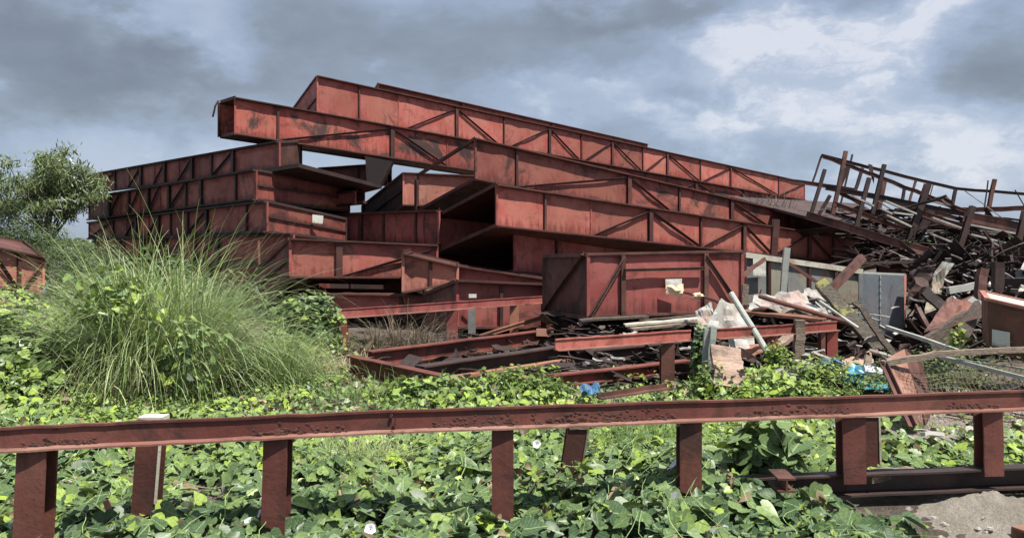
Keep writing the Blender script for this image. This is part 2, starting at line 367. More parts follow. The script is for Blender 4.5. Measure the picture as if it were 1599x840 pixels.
# ---------------------------------------------------------------- girders
def girder(label, TL, TR, posts, diag, Wc, end='L', mat=RED, back=True, top=True, bottom=True, trim=TRIM, openend=True,
           endmat=None, name='box_girder', group='collapsed box girders in the pile', flange=0.095, amp=0.032, stripe=0, cat='girder', inner=False, farend=True, endbrace=None):
    (x1, y1, h1, d1), (x2, y2, h2, d2) = TL, TR
    A, B = at(x1, y1, d1), at(x2, y2, d2); D, E = at(x1, y1 + h1, d1), at(x2, y2 + h2, d2)
    Wv = at(*Wc) - (A if end == 'L' else B)
    n = (B - A).cross(D - A).normalized()
    if n.y > 0: n = -n
    th = thing(name, label, cat, (D + E + D + Wv + E + Wv) / 4, group)
    f = lambda t, s: A.lerp(B, t).lerp(D.lerp(E, t), s)
    k = (A - at(0, 0, 0)); u = B - A
    def tpx(px):
        q = (px - CX) / F
        return (q * A.y - A.x) / (u.x - q * u.y)
    Lm = u.length; up = (A - D).normalized(); d = u.normalized(); sd_ = random.uniform(0, 50)
    fo = lambda p, off: p + n * off
    mid = 0.5 * ((A - D).length + (B - E).length)
    cw = 0.055 if mid > 0.6 else 0.04
    for nm, s in (('top_chord', 0.0), ('bottom_chord', 1.0)):
        a, b_ = f(0, s), f(1, s); sg = 6
        part(th, nm, MB().hexa(a + up*cw/2 - d*0.02, b_ + up*cw/2, b_ - up*cw/2, a - up*cw/2 - d*0.02, n * flange).prism(a + n*flange*0.5, b_ + n*flange*0.5, RECT(flange*1.5, 0.014), up, 1), trim)
        q = th.children
    ts = [0.0] + [tpx(p[0]) for p in posts] + [1.0]
    # sheets, one per bay
    for i in range(len(ts) - 1):
        t0, t1 = ts[i], ts[i + 1]; L_ = (t1 - t0) * Lm
        nx_ = max(3, min(6, int(L_ / 0.35)))
        part(th, 'panel', MB().sheet(f(t0, 0), f(t1, 0), f(t1, 1), f(t0, 1), nx_, 4, amp, n, sd_ + i), mat, True)
        c_ = diag[i] if i < len(diag) else '-'
        if c_ in '/\\x':
            for ch in ('/\\' if c_ == 'x' else c_):
                p, q = (f(t0, 0.96), f(t1, 0.04)) if ch == '/' else (f(t0, 0.04), f(t1, 0.96))
                part(th, 'brace', MB().prism(p + n * 0.035, q + n * 0.035, LPR(0.06, 0.05, 0.010), n), trim)
    for i, (px, kd) in enumerate(posts):
        t = ts[i + 1]; wd = {'M': 0.13, 'm': 0.06, 't': 0.025, 'b': 0.07}[kd]; dp = {'M': 0.07, 'm': 0.05, 't': 0.02, 'b': 0.05}[kd]
        mb = MB().prism(f(t, 0.99) + n * dp * 0.6, f(t, 0.01) + n * dp * 0.6, IPR(wd, dp, 0.012, 0.03) if kd != 't' else RECT(wd, dp), n)
        part(th, 'post', mb, trim if kd != 't' else mat)
    # corner posts
    for t in (0.0, 1.0):
        part(th, 'corner_post', MB().prism(f(t, 1) + n * 0.012, f(t, 0) + n * 0.012, RECT(0.05, 0.05), n), mat)
    X, Dn = (A, D) if end == 'L' else (B, E)
    o_ = -d if end == 'L' else d
    Y, Z = (B, E) if end == 'L' else (A, D)
    if openend:
        for p, q in ((X, X + Wv), (Dn, Dn + Wv), (X + Wv, Dn + Wv)):
            part(th, 'end_bar', MB().prism(p, q, LPR(0.075, 0.075, 0.014), up), trim)
        if endbrace: part(th, 'end_brace', MB().prism(X + Wv * 0.02, Dn + Wv * 0.98, LPR(0.05, 0.05, 0.012), up), trim)
    else:
        em = endmat or mat
        if stripe:
            part(th, 'end_panel', MB().sheet(X, X + Wv, (X + Dn)/2 + Wv, (X + Dn)/2, 4, 2, .008, o_, sd_ + 9), em, True)
            ep = part(th, 'end_panel', MB().sheet((X + Dn)/2, (X + Dn)/2 + Wv, Dn + Wv, Dn, 4, 2, .008, o_, sd_ + 19), em, True)
            part(th, 'end_rail', MB().prism((X + Dn)/2 + o_ * 0.02, (X + Dn)/2 + Wv + o_ * 0.02, RECT(0.04, 0.04), up), trim, under=ep)
        else:
            part(th, 'end_panel', MB().sheet(X, X + Wv, Dn + Wv, Dn, 4, 4, min(amp, .01), o_, sd_ + 9), em, True)
        for p, q in ((X, X + Wv), (Dn, Dn + Wv), (X + Wv, Dn + Wv)):
            part(th, 'end_bar', MB().prism(p + o_ * 0.01, q + o_ * 0.01, RECT(0.05, 0.06), up), trim)
        if endbrace: part(th, 'end_brace', MB().prism(X + Wv*0.03 + o_ * 0.03, Dn + Wv * 0.97 + o_ * 0.03, LPR(0.05, 0.05, 0.012), o_), trim)
    g = 8
    if back: part(th, 'rear_sheet', MB().sheet(A + Wv, B + Wv, E + Wv, D + Wv, g, 3, amp, n, sd_), mat, True)
    if top: part(th, 'roof_sheet', MB().sheet(A + Wv, B + Wv, B, A, g, 3, amp, up, sd_ + 2), trim, True)
    if bottom: part(th, 'floor_sheet', MB().sheet(D + Wv, E + Wv, E, D, g, 3, amp, up, sd_ + 3), trim, True)
    for p, q in ((A, B), (D, E)):
        if (p is A and not top) or (p is D and not bottom): continue
        part(th, 'rear_chord', MB().prism(p + Wv, q + Wv, RECT(0.07, 0.06), up), trim)
    if farend: part(th, 'end_panel', MB().sheet(Y, Y + Wv, Z + Wv, Z, 3, 3, 0.0, -o_, sd_ + 7), mat)
    return th

G = 'long red girders sloping down to the right'
girder('topmost red girder of the heap, its bright face running far down to the right', (495, 120, 66, 24), (1256, 285, 28, 46),
       [(560, 'm'), (622, 't'), (712, 'M'), (786, 'm'), (857, 'M'), (907, 'm'), (955, 'M'), (1003, 'm'), (1041, 'M'), (1093, 'm'), (1140, 'M'), (1215, 'm')],
       '--/\\/\\/\\/\\/\\/'.replace('--/\\/', '--/\\/'), (459, 169, 26), mat=RED, group=G, openend=False, stripe=1, endmat=RED)
girder('thin girder showing as a dark strip above the top edge of the topmost girder', (590, 132, 40, 27), (1010, 226, 24, 44),
       [(720, 'm'), (860, 'm')], '---', (585, 140, 28.5), mat=REDD, group=G)
girder('sooty red girder jutting out to the left over the gap, black burn marks on it', (367, 154, 56, 21), (1300, 322, 32, 34),
       [(434, 'm'), (612, 'M'), (698, 't'), (790, 'm'), (870, 'M'), (950, 'm'), (1030, 't'), (1086, 'M'), (1160, 'm')], '-/\\-/\\-/\\-', (344, 161, 22), mat=REDS, group=G)
girder('red girder just right of centre with an open frame end braced over the girder below', (742, 218, 63, 18.5), (1400, 372, 38, 28),
       [(806, 'm'), (981, 'M'), (1060, 'm'), (1141, 'M'), (1230, 'm'), (1320, 'M')], '-/\\-\\/-', (651, 276, 21.2), mat=REDB, back=False, top=False, group=G)
girder('brightest red girder at the centre with a black square open end', (775, 290, 64, 16.5), (1380, 381, 36, 25.5),
       [(850, 'm'), (922, 't'), (1014, 'M'), (1093, 'm'), (1160, 'M'), (1205, 'm'), (1262, 'M'), (1300, 'm')], '--/\\/\\/\\/', (684, 338, 19.0), mat=RED, group=G)
girder('purplish red girder under the brightest one, gaping black at its left end', (803, 353, 72, 17.4), (1120, 388, 54, 23),
       [(868, 'm'), (945, 't'), (1030, 'm')], '----', (686, 396, 20.6), mat=MAR, group=G)
girder('short olive dusted girder wedged between two longer ones, dark tapering end at left', (630, 271, 50, 21.8), (770, 277, 48, 22.6),
       [(652, 'm')], '--', (566, 322, 23.6), mat=PINKM, openend=False, endmat=CHAR, stripe=1)
# left stack
GL = 'girders stacked on the left'
girder('uppermost girder of the left stack, against the sky, dark braces across it', (150, 272, 29, 29), (437, 222, 43, 20),
       [(181, 'm'), (202, 't'), (222, 'M'), (242, 't'), (259, 'M'), (280, 't'), (302, 'M'), (332, 'm'), (366, 'M')],
       '/-/-/-/-/-', (470, 221, 22.2), 'R', REDD, group=GL, trim=CHAR, openend=False, endmat=BURNT)
girder('second girder from the top of the left stack, long plain side running back', (140, 309, 34, 26.5), (401, 266, 46, 18.4),
       [(173, 'M'), (189, 't'), (203, 'M'), (219, 't'), (234, 'M'), (251, 't'), (266, 'M'), (292, 'm'), (316, 'M'), (370, 'm')],
       '-/-/-/-/\\-'.replace('\\', '-') + '-', (545, 292, 21.8), 'R', REDD, group=GL, trim=CHAR, openend=False, stripe=1)
girder('third girder of the left stack, with a white paper notice on its side', (140, 348, 25, 27.5), (418, 315, 47, 17.4),
       [(178, 'm'), (198, 't'), (215, 'M'), (233, 't'), (250, 'M'), (268, 'm'), (295, 'm'), (325, 'M'), (387, 'm')],
       '/-/-/--/--', (540, 342, 20.6), 'R', REDD, group=GL, trim=CHAR, openend=False, stripe=1)
girder('fourth girder of the left stack, low down behind the tall grass', (150, 373, 40, 24), (459, 366, 46, 17),
       [(195, 'm'), (225, 'M'), (262, 'm'), (307, 'm'), (342, 'M')], '/-/-/-', (560, 380, 19.6), 'R', REDD, group=GL, trim=CHAR, openend=False)
girder('lowest girder of the left stack, almost hidden by the tall grass', (150, 412, 26, 29), (452, 416, 42, 16.8),
       [(220, 'm'), (330, 'M')], '---', (540, 420, 19), 'R', REDD, group=GL, trim=CHAR, openend=False)
girder('narrow maroon girder with a cross rail, facing us in the middle of the pile', (455, 338, 36, 22.5), (686, 330, 52, 18.8),
       [(533, 'm'), (565, 'M'), (600, 'm'), (650, 'm'), (662, 't')], '------', (684, 329, 20.5), 'R', MAR, openend=True)
girder('dim thin beam box above the girder with the notice, in deep shade', (432, 316, 14, 22.6), (555, 299, 20, 21),
       [(495, 'm')], '--', (570, 299, 22.4), 'R', MAR)
girder('dark girder seen through the gap under the jutting sooty girder', (500, 263, 24, 25), (604, 256, 34, 24),
       [(560, 'm')], '--', (612, 256, 25.4), 'R', BURNT)
# front middle
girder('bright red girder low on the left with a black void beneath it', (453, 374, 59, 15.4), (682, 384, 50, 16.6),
       [(529, 'M')], '-/', (388, 438, 17.2), mat=RED, back=False, bottom=False, openend=False, endmat=BURNT, stripe=1)  # left end in darker steel, its shade put into the colour
girder('dark box added as the shade in the void below the low bright red girder', (436, 396, 80, 18.2), (664, 400, 76, 18.6), [(550, 'm')], '--', (432, 397, 19.5), mat=CHAR, group=None)  # dark box added behind the gap so the void reads as shade
girder('crumpled red girder end below the centre, buckled and dented', (629, 397, 60, 14.6), (714, 417, 24, 14.9),
       [(672, 'm')], '--', (640, 394, 16.2), mat=PINKM, amp=0.10)
girder('flattened dark red girder squeezed under the black opening', (714, 416, 26, 15.2), (862, 438, 30, 15.6),
       [(760, 't')], '--', (714, 414, 17), mat=MAR, amp=0.05)
girder('low dull red girder with a small pale tag above the second rail', (714, 439, 72, 13.3), (905, 447, 66, 13.9),
       [(782, 'm'), (850, 'm')], '---', (664, 459, 14.6), mat=MAR, openend=False, endmat=BURNT)
girder('dark red girder lying lowest behind the broken rail at centre left', (508, 459, 30, 15.4), (668, 462, 34, 15.2),
       [(626, 'm')], '--', (500, 452, 17), mat=MAR, back=True)
girder('sun bleached pink girder lying apart at the far left edge', (-70, 376, 62, 13), (66, 403, 60, 14.5),
       [(-15, 'm'), (28, 'm')], '/\\/', (35, 379, 17.5), 'R', PINKM, openend=True, group=None)
girder('scorched dark girder buried in wreckage under the collapsed frame', (1375, 384, 60, 22), (1640, 432, 74, 19),
       [(1440, 'M'), (1510, 'm'), (1570, 'm')], '/\\/\\/', (1372, 378, 24), mat=BURNT, group=None)
# boxed locker in front
cont = girder('closed maroon steel box resting on the frame at centre, paper torn off its side', (918, 398, 98, 11.4), (1158, 393, 93, 11.9),
       [(972, 'b'), (1101, 'b')], '/-\\', (850, 400, 12.8), mat=MAR, openend=False, endmat=BURNT, endbrace=True, name='steel_box', cat='steel box', group=None, trim=BURNT, flange=0.04)  # end face coloured darker than the front to stand for its shade
a, b_ = at(975, 422, 11.46), at(1100, 419, 11.72)
part(cont, 'cross_rail', MB().prism(a - V((0, .03, 0)), b_ - V((0, .03, 0)), IPR(0.04, 0.05), (0, 0, 1)), BURNT)
part(cont, 'paper_remnant', MB().sheet(at(1039, 436, 11.53), at(1065, 435, 11.55), at(1064, 458, 11.55), at(1040, 459, 11.53), 3, 3, 0.01, V((0, -1, 0)), 3, 0.003), PAPER)
n_ = V((0, -1, 0))
solo('paper_notice', MB().sheet(at(488, 335, 18.9), at(505, 337, 19.15), at(504, 350, 19.15), at(488, 348, 18.9), 2, 2, 0.01, n_, 1, 0.004), PAPER,
     'square white paper notice stuck on the side of the third stacked girder', 'notice')
solo('paper_tag', MB().hexa(at(732, 459, 13.2), at(744, 459, 13.2), at(744, 465, 13.2), at(732, 465, 13.2), V((0, .01, 0))), PAPER,
     'small pale tag above the second rail on the dull red girder', 'tag')
# dark slab roof sheet over the second stacked girder
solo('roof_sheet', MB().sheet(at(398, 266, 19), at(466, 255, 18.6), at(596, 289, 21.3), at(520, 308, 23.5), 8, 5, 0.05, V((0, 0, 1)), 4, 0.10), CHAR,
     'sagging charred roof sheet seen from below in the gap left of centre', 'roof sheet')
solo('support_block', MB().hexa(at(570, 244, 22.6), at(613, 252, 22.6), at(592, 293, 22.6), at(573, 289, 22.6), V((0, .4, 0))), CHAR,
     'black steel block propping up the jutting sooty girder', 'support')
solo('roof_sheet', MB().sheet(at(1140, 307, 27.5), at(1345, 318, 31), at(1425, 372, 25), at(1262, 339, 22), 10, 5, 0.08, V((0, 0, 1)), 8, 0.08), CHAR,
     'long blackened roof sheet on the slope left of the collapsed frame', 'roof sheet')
# hooked wire at the jutting end
mb = MB(); pts = [at(341, 158, 21.3), at(336, 166, 21.2), at(334, 175, 21.2), at(332, 183, 21.2)]
for p, q in zip(pts, pts[1:]): mb.prism(p, q, TUBE(0.028, 5))
mb.prism(pts[0], at(352, 157, 21.4), TUBE(0.006, 4))
solo('hooked_wire', mb, CHAR, 'short hooked scrap of wire hanging off the jutting girder tip, against the sky', 'wire')

# ---------------------------------------------------------------- collapsed steel frame at right
th = thing('collapsed_frame', 'tilted skeleton of charred posts and rails leaning against the sky at right', 'steel frame', at(1420, 400, 24))
FP = [((1321, 236), (1300, 335), 23, .13), ((1288, 265), (1266, 336), 22, .11), ((1381, 257), (1362, 335), 23, .13), ((1357, 278), (1336, 356), 22, .13),
      ((1449, 288), (1420, 375), 22, .2), ((1553, 280), (1540, 342), 26, .14), ((1519, 322), (1496, 394), 21, .17), ((1601, 330), (1578, 420), 20, .17),
      ((1283, 243), (1269, 284), 25, .06), ((1347, 263), (1335, 299), 27, .12), ((1430, 281), (1420, 315), 27, .08), ((1492, 296), (1486, 325), 27, .12),
      ((1331, 241), (1310, 330), 26, .06), ((1323, 262), (1308, 298), 25, .15), ((1412, 296), (1409, 313), 25, .1), ((1381, 280), (1371, 330), 25, .16),
      ((1296, 305), (1279, 335), 25, .12), ((1543, 282), (1536, 330), 25.5, .04), ((1457, 289), (1452, 306), 25, .03), ((1455, 330), (1432, 372), 22.5, .2)]
for i, (a, b_, d, wd) in enumerate(FP):
    wd *= .85
    part(th, 'post', MB().prism(at(*b_, d), at(*a, d), IPR(wd, wd * .8, .02, .03) if wd > .07 else RECT(wd, wd), (0, -1, 0), 3, jit=.008), CHAR if i % 5 else BURNT)
FR = [((1282, 243), (1357, 262), 25, .09, 0), ((1357, 262), (1492, 295), 25.5, .09, 0), ((1492, 295), (1640, 306), 26, .09, 0),
      ((1286, 245), (1360, 272), 24, .1, 1), ((1360, 272), (1447, 306), 23.5, .11, 1), ((1447, 306), (1520, 335), 23, .11, 1),
      ((1228, 282), (1333, 297), 24, .12, 1), ((1290, 292), (1513, 336), 24, .16, 0), ((1333, 300), (1620, 372), 25, .12, 1),
      ((1300, 318), (1420, 362), 23, .13, 1), ((1376, 333), (1430, 358), 23, .2, 1), ((1440, 335), (1500, 355), 22, .2, 1), ((1500, 328), (1610, 325), 25, .16, 1),
      ((1445, 362), (1599, 364), 22.5, .09, 2), ((1515, 366), (1590, 385), 22, .14, 1), ((1520, 386), (1600, 383), 21.5, .1, 1), ((1505, 338), (1620, 362), 22, .3, 1),
      ((1258, 336), (1420, 385), 21.6, .22, 1), ((1420, 385), (1590, 430), 20.6, .22, 1), ((1370, 340), (1478, 306), 22, .08, 0), ((1440, 345), (1520, 352), 23, .12, 0),
      ((1290, 330), (1360, 350), 24, .1, 0), ((1400, 345), (1440, 350), 24, .1, 0), ((1455, 372), (1530, 395), 22, .12, 0), ((1310, 300), (1345, 318), 24, .1, 1), ((1470, 330), (1600, 345), 24, .06, 0)]
for i, (a, b_, d, h, k) in enumerate(FR):
    part(th, 'rail', MB().prism(at(*a, d), at(*b_, d + random.uniform(-.6, .6)), IPR(.10, h, .014, .02), (0, 0, 1), 5, jit=.015), (CHAR, BURNT, WHITE)[k])
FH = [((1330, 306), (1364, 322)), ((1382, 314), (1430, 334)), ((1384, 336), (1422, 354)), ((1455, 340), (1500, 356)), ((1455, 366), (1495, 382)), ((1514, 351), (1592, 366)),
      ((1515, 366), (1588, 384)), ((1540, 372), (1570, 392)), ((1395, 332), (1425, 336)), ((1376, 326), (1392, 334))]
for a, b_ in FH:      # pale worn upper flanges with caught light put into their white colour
    part(th, 'worn_sunlit_flange', MB().prism(at(*a, 21.4), at(*b_, 21.4), RECT(.12, .045), (0, 0, 1)), WHITE)
# torn strip hanging in the frame
part(th, 'torn_strip', MB().sheet(at(1440, 312, 23), at(1480, 305, 23), at(1492, 330, 23), at(1476, 322, 23), 5, 3, .25, n_, 3, .02, crumple=1), CHAR, False)
part(th, 'torn_strip', MB().sheet(at(1356, 256, 24), at(1362, 258, 24), at(1364, 287, 24), at(1357, 270, 24), 2, 4, .12, n_, 5, .02, crumple=1), CHAR)

# ---------------------------------------------------------------- rails
def rail_run(label, pts, post_px, mat=RAILM, gp='low steel guard rails', post_labels=None, h=.115, topz=None):
    """pts: (px, py_top, d) along the top edge; a web with a flange turned to us"""
    P = [at(*p) for p in pts]
    rw = None; th = thing('guard_rail', label, 'guard rail', V((sum(p.x for p in P) / len(P), sum(p.y for p in P) / len(P), 0)), gp)
    prof = [(-.012, -h + .012), (.003, -h + .012), (.003, -.012), (.014, -.012), (.014, 0), (-.012, 0)]
    fprof = [(-.03, -h), (.062, -h), (.062, -h + .010), (-.03, -h + .012)]
    for p, q in zip(P, P[1:]):
        rw = part(th, 'rail_web', MB().prism(p, q, prof, (0, 0, 1), 24, jit=.0026), mat)
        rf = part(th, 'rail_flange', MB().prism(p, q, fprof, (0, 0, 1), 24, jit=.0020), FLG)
        mb = MB(); dd = (q - p).normalized(); nn = V((dd.y, -dd.x, 0))
        for _ in range(int((q - p).length * 120)):
            t = random.random(); c_ = p.lerp(q, t); k_ = noise.noise(c_ * 1.5 + V((3, 0, 0)))
            if k_ < -.05: continue
            r_ = random.uniform(.003, .009); zz_ = abs(random.gauss(0, .016)) * (1 + 2 * k_)
            mb.blob(c_ + nn * (.004 + random.random() ** 2 * .02 * (zz_ < .012)) + V((0, 0, -h + .013 + min(zz_, .06))), r_ * 2.2, .003, r_ * random.uniform(.6, 1.3), 5, t * 9, .5)
        if mb.v and p.y < 6: o = part(th, 'grime', mb, DIRT, under=rw); o['kind'] = 'stuff'
    def ontop(px):
        for (a, pa), (b_, pb) in zip(zip(pts, P), zip(pts[1:], P[1:])):
            if a[0] <= px <= b_[0]:
                q = (px - CX) / F; u = pb - pa; t = (q * pa.y - pa.x) / (u.x - q * u.y); return pa + u * t
        return P[-1]
    for k in post_px:
        px, wd = k[0], k[1]; lean = k[2] if len(k) > 2 else 0
        p = ontop(px); tp = V((p.x, p.y + .02, p.z - h - .002)); bt = V((p.x + lean, p.y + .02, k[3] if len(k) > 3 else -.08))
        part(th, 'post', MB().prism(bt, tp, IPR(wd, .11, .012, .012), (0, -1, 0), 4, jit=.0015), k[4] if len(k) > 4 else mat)
    return th
fr = rail_run('long dark red guard rail running right across the foreground', [(-260, 678, 3.67), (612, 640, 4.16), (1960, 598, 5.1)],
         [(55, .145, -.03), (433, .125, -.02), (785, .12), (1077, .125), (1329, .135, .01, .185), (1545, .12, .01, .185), (-220, .13), (1800, .13, 0, .185)])
for px, py in ((612, 648), (617, 660), (1210, 623), (1218, 632), (1210, 640), (90, 668)):
    c_ = at(px, py, 4.16 + max(0, px - 612) * .0007 - max(0, 612 - px) * .00056); c_.y -= .012
    part(fr, 'bolt', MB().prism(c_, c_ + V((0, -.012, 0)), TUBE(.010, 6)), TRIM, under=next(k for k in fr.children if k.name.startswith('rail_web')))
# weld seam stub on the web
p = at(617, 652, 4.1); part(fr, 'seam_stub', MB().prism(p, p + V((0, 0, -.045)), RECT(.006, .012), (0, -1, 0)), TRIM)
rail_run('broken red guard rail behind the tall grass, ending at the steel box', [(525, 483, 10.7), (860, 461, 13.5)],
         [(534, .15), (706, .17), (803, .15, 0, -.05, ORANGE), (884, .10, 0, -.05, ORANGE)], mat=MAR, h=.13)
rail_run('short bright red guard rail floating over the ground frame at centre', [(867, 529, 7.5), (1078, 515, 8.25)], [(1042, .14, 0, -.05, BURNT)], mat=RED)
rail_run('rotten red guard rail half eaten away above the rubble', [(1118, 513, 8.4), (1205, 508, 8.75), (1306, 501, 9.3)], [(1205, .12), (1284, .05, 0, 0, BURNT), (1298, .13)], mat=REDD)
# odd posts behind the front rail
def lone_post(label, top, bot, d, wd, mat, capm=None, name='fence_post'):
    a, b_ = at(*top, d), at(*bot, d); b_.z = min(b_.z, 0.0)
    mb = MB().prism(b_, a, IPR(wd, .10, .012, .014), (0, -1, 0), 3, jit=.002)
    th = thing(name, label, 'post', V((b_.x, b_.y, b_.z)), 'old posts behind the front rail')
    part(th, 'shaft', mb, mat)
    if capm:
        part(th, 'cap_plate', MB().prism(a + V((0, 0, -.01)), a + V((0, 0, .012)), RECT(wd + .012, .09), (0, -1, 0)), capm)
        part(th, 'edge_strip', MB().prism(b_.lerp(a, .3) + V((wd/2 + .004, -.05, 0)), a + V((wd/2 + .004, -.05, -.02)), RECT(.012, .012), (0, -1, 0)), capm)
        part(th, 'bare_top', MB().prism(a + V((0, -.006, -.05)), a + V((0, -.006, -.012)), RECT(wd * .96, .105), (0, -1, 0)), capm)
    return th
lone_post('dark post with a pale cap plate poking above the front rail at left', (240, 652), (226, 800), 4.25, .125, TRIM, CREAM)
lone_post('dark leaning post behind the front rail, right of the middle', (903, 655), (884, 770), 4.95, .125, TRIM, WOOD)
lone_post('dark post standing close behind the thick front post at right', (1354, 637), (1357, 745), 5.15, .105, TRIM, CREAM)
lone_post('thin dark grey post standing behind the second rail', (737, 484), (737, 536), 13.0, .12, GREY, None)

# base channel under the posts at bottom right
mb = MB(); a, b_ = V((-.9, 4.42, .08)), V((1.75, 4.72, .10))
solo('floor_beam', MB().prism(V((1.3, 4.64, .085)), V((5.2, 5.12, .09)), CPR(.09, .135, .012), (0, 0, 1), 16, jit=.003), CHAR,
     'stained steel channel lying along the ground under the right hand posts', 'floor beam')
solo('timber', MB().prism(at(795, 782, 4.75), at(1110, 762, 4.95), RECT(.10, .075), (0, 0, 1), 8, jit=.008), WOODD,
     'dark weathered timber lying low behind the middle post', 'timber')
solo('timber', MB().prism(at(1348, 744, 4.72), at(1425, 736, 4.95), RECT(.11, .04), (0, 0, 1), 5, jit=.01), WOOD,
     'short splintered timber resting on the ground channel at right', 'timber')
mb = MB(); c0 = at(1224, 762, 4.35)
solo('steel_stub', MB().prism(c0 + V((0, -.05, .03)), c0 + V((0, .12, .035)), IPR(.10, .08, .010, .01), (0, 0, 1)), BURNT,
     'rusty stub of steel beam poking out of the vines', 'beam stub')
solo('rusty_stake', MB().prism(at(182, 835, 4.0), at(166, 782, 4.05), RECT(.022, .022), (0, -1, 0), 3, jit=.004), ORANGE,
     'thin rusty stake leaning out of the vines at bottom left', 'stake')
solo('steel_stub', MB().prism(at(236, 842, 4.0), at(234, 820, 4.0), TUBE(.02, 8), (0, -1, 0)).prism(at(236, 822, 4.0), at(236, 818, 4.0), TUBE(.033, 8), (0, -1, 0)), BURNT,
     'small rusty bolt stub sticking up at the bottom left', 'bolt')
solo('floor_beam', MB().prism(at(1578, 845, 4.1), at(1700, 828, 4.4), CPR(.1, .08, .012), (0, 0, 1)), PLT, 'rusty beam corner at the very bottom right', 'floor beam')

# ---------------------------------------------------------------- ground frame of beams
def beam(label, a, b_, w_, h, mat, gp=None, nm='steel_beam', prof=None, seg=6, jit=.004, cat='beam', bow=V((0,0,0))):
    return solo(nm, MB().prism(at(*a), at(*b_), prof or IPR(w_, h, .016, .014), (0, 0, 1), seg, jit=jit, bow=bow), mat, label, cat, gp)
GF = 'beams of the frame lying on the ground'
beam('red beam across the near end of the ground frame, left', (548, 568, 9.1), (694, 602, 7.6), .12, .20, GFR, GF)
beam('red beam running back from the brush under the second rail', (575, 561, 9.3), (860, 524, 12), .14, .20, GFR, GF)
beam('black beam with a sunlit edge in the middle of the ground frame', (655, 587, 8.3), (905, 548, 10.4), .16, .22, CHAR, GF)
beam('orange rusty flange strip along the black middle beam, sunlight put into its colour', (668, 595, 8.15), (900, 560, 10.1), .10, .03, ORANGE, GF)  # lit bottom flange of that beam, the light put into its orange
beam('low red beam nearest the weeds, right part of the ground frame', (795, 602, 7.8), (1075, 570, 9.0), .12, .13, GFR, GF)
beam('rusty angle lying in the weeds just above the front rail', (932, 622, 6.7), (1040, 606, 7.3), .06, .05, BURNT, GF, prof=LPR(.07, .05, .012))
beam('thin rusty bar sloping up from behind the second rail posts', (735, 530, 12.5), (880, 485, 13.2), .05, .07, ORANGE, None)
beam('dark beam carrying the steel box', (855, 500, 12.4), (1170, 498, 12.2), .2, .16, CHAR, None)
beam('dark sill beam at the back of the ground frame', (800, 533, 12.3), (1100, 520, 11.6), .2, .2, CHAR, GF)
beam('stub column under the left corner of the steel box', (883, 528, 12.0), (882, 500, 12.2), .1, .1, BURNT, None)
beam('charred beam low in the shade under the steel box', (900, 560, 9.9), (1060, 545, 10.1), .2, .2, CHAR, GF)
beam('small rusty block on the ground frame below the box', (845, 519, 11.6), (852, 519, 11.9), .14, .12, ORANGE, None, prof=RECT(.15, .11))
beam('thin yellow orange stake standing at the left stack', (405, 412, 16.2), (404, 375, 16.2), .05, .05, ORANGE, None, prof=RECT(.04, .03), cat='stake')
# stacked strips under the steel box
for i, (a, b_, m_, lb) in enumerate([((975, 507, 10.9), (1095, 497, 10.9), CREAM, 'pale thin strip sticking out under the steel box, upper'), ((985, 514, 10.7), (1092, 503, 10.8), WOOD, 'brown plank end under the steel box, lower'),
        ((905, 500, 11.0), (1010, 494, 11.1), WOODD, 'dark plank directly under the steel box'), ((1000, 502, 11.2), (1120, 490, 11.2), WOODD, 'charred plank behind the pale strip under the box')]):
    solo('plank', MB().prism(at(*a), at(*b_), RECT(.22, .028), (0, 0, 1), 5, jit=.004), m_, lb, 'plank', 'planks under the steel box')

# ---------------------------------------------------------------- right hand wreck: wall, cabinet, box
def lbl(p): return p
A, B, D, E = at(1162, 398, 13.1), at(1344, 424, 13.9), at(1162, 492, 13.1), at(1344, 512, 13.9)
n = (B - A).cross(D - A).normalized(); n = -n if n.y > 0 else n
th = thing('panel_wall', 'olive grey panelled wall standing behind the white sheets', 'wall', (D + E) / 2)
cuts = [0, .2, .34, .54, .77, 1]
for i, (t0, t1) in enumerate(zip(cuts, cuts[1:])):
    part(th, 'panel', MB().sheet(A.lerp(B, t0), A.lerp(B, t1), D.lerp(E, t1), D.lerp(E, t0), 3, 3, .012, n, i), GREY if i == 0 else OLIVE, True)
for t0 in cuts: part(th, 'mullion', MB().prism(D.lerp(E, t0) + n * .02, A.lerp(B, t0) + n * .02, RECT(.05, .05), (0, -1, 0)), TRIM)
part(th, 'top_trim', MB().prism(A + n * .03, B + n * .03, RECT(.05, .09), (0, 0, 1)), CREAM)
part(th, 'rear_sheet', MB().hexa(A, B, E, D, -n * .12), GREY)
part(th, 'poster', MB().sheet(at(1176, 404, 13.0), at(1196, 406, 13.1), at(1196, 432, 13.1), at(1176, 430, 13.0), 2, 2, .004, n, 2, .003), PAPER)
# cabinet
A, B = at(1345, 428, 11.6), at(1411, 431, 11.8); D, E = at(1345, 527, 11.6), at(1411, 530, 11.8)
th = thing('metal_cabinet', 'blue grey metal cabinet with two closed doors and a torn rusty side', 'cabinet', (D + E) / 2)
n = (B - A).cross(D - A).normalized(); n = -n if n.y > 0 else n; M1_, M2_ = A.lerp(B, .42), D.lerp(E, .42)
dp = V((.42, .75, 0)) * .9
part(th, 'door', MB().sheet(A + n*.01, M1_ - (B-A)*.006 + n*.01, M2_ - (B-A)*.006 + n*.01, D + n*.01, 3, 4, .008, n, 1, .012), BLUEG, True)
dr = part(th, 'door', MB().sheet(M1_ + (B-A)*.006 + n*.01, B + n*.01, E + n*.01, M2_ + (B-A)*.006 + n*.01, 3, 4, .008, n, 5, .012), BLUEG, True)
part(th, 'door_seam', MB().prism(M2_ + n*.018, M1_ + n*.018, RECT(.014, .012), (0, -1, 0)), GALV, under=dr)
mb = MB()
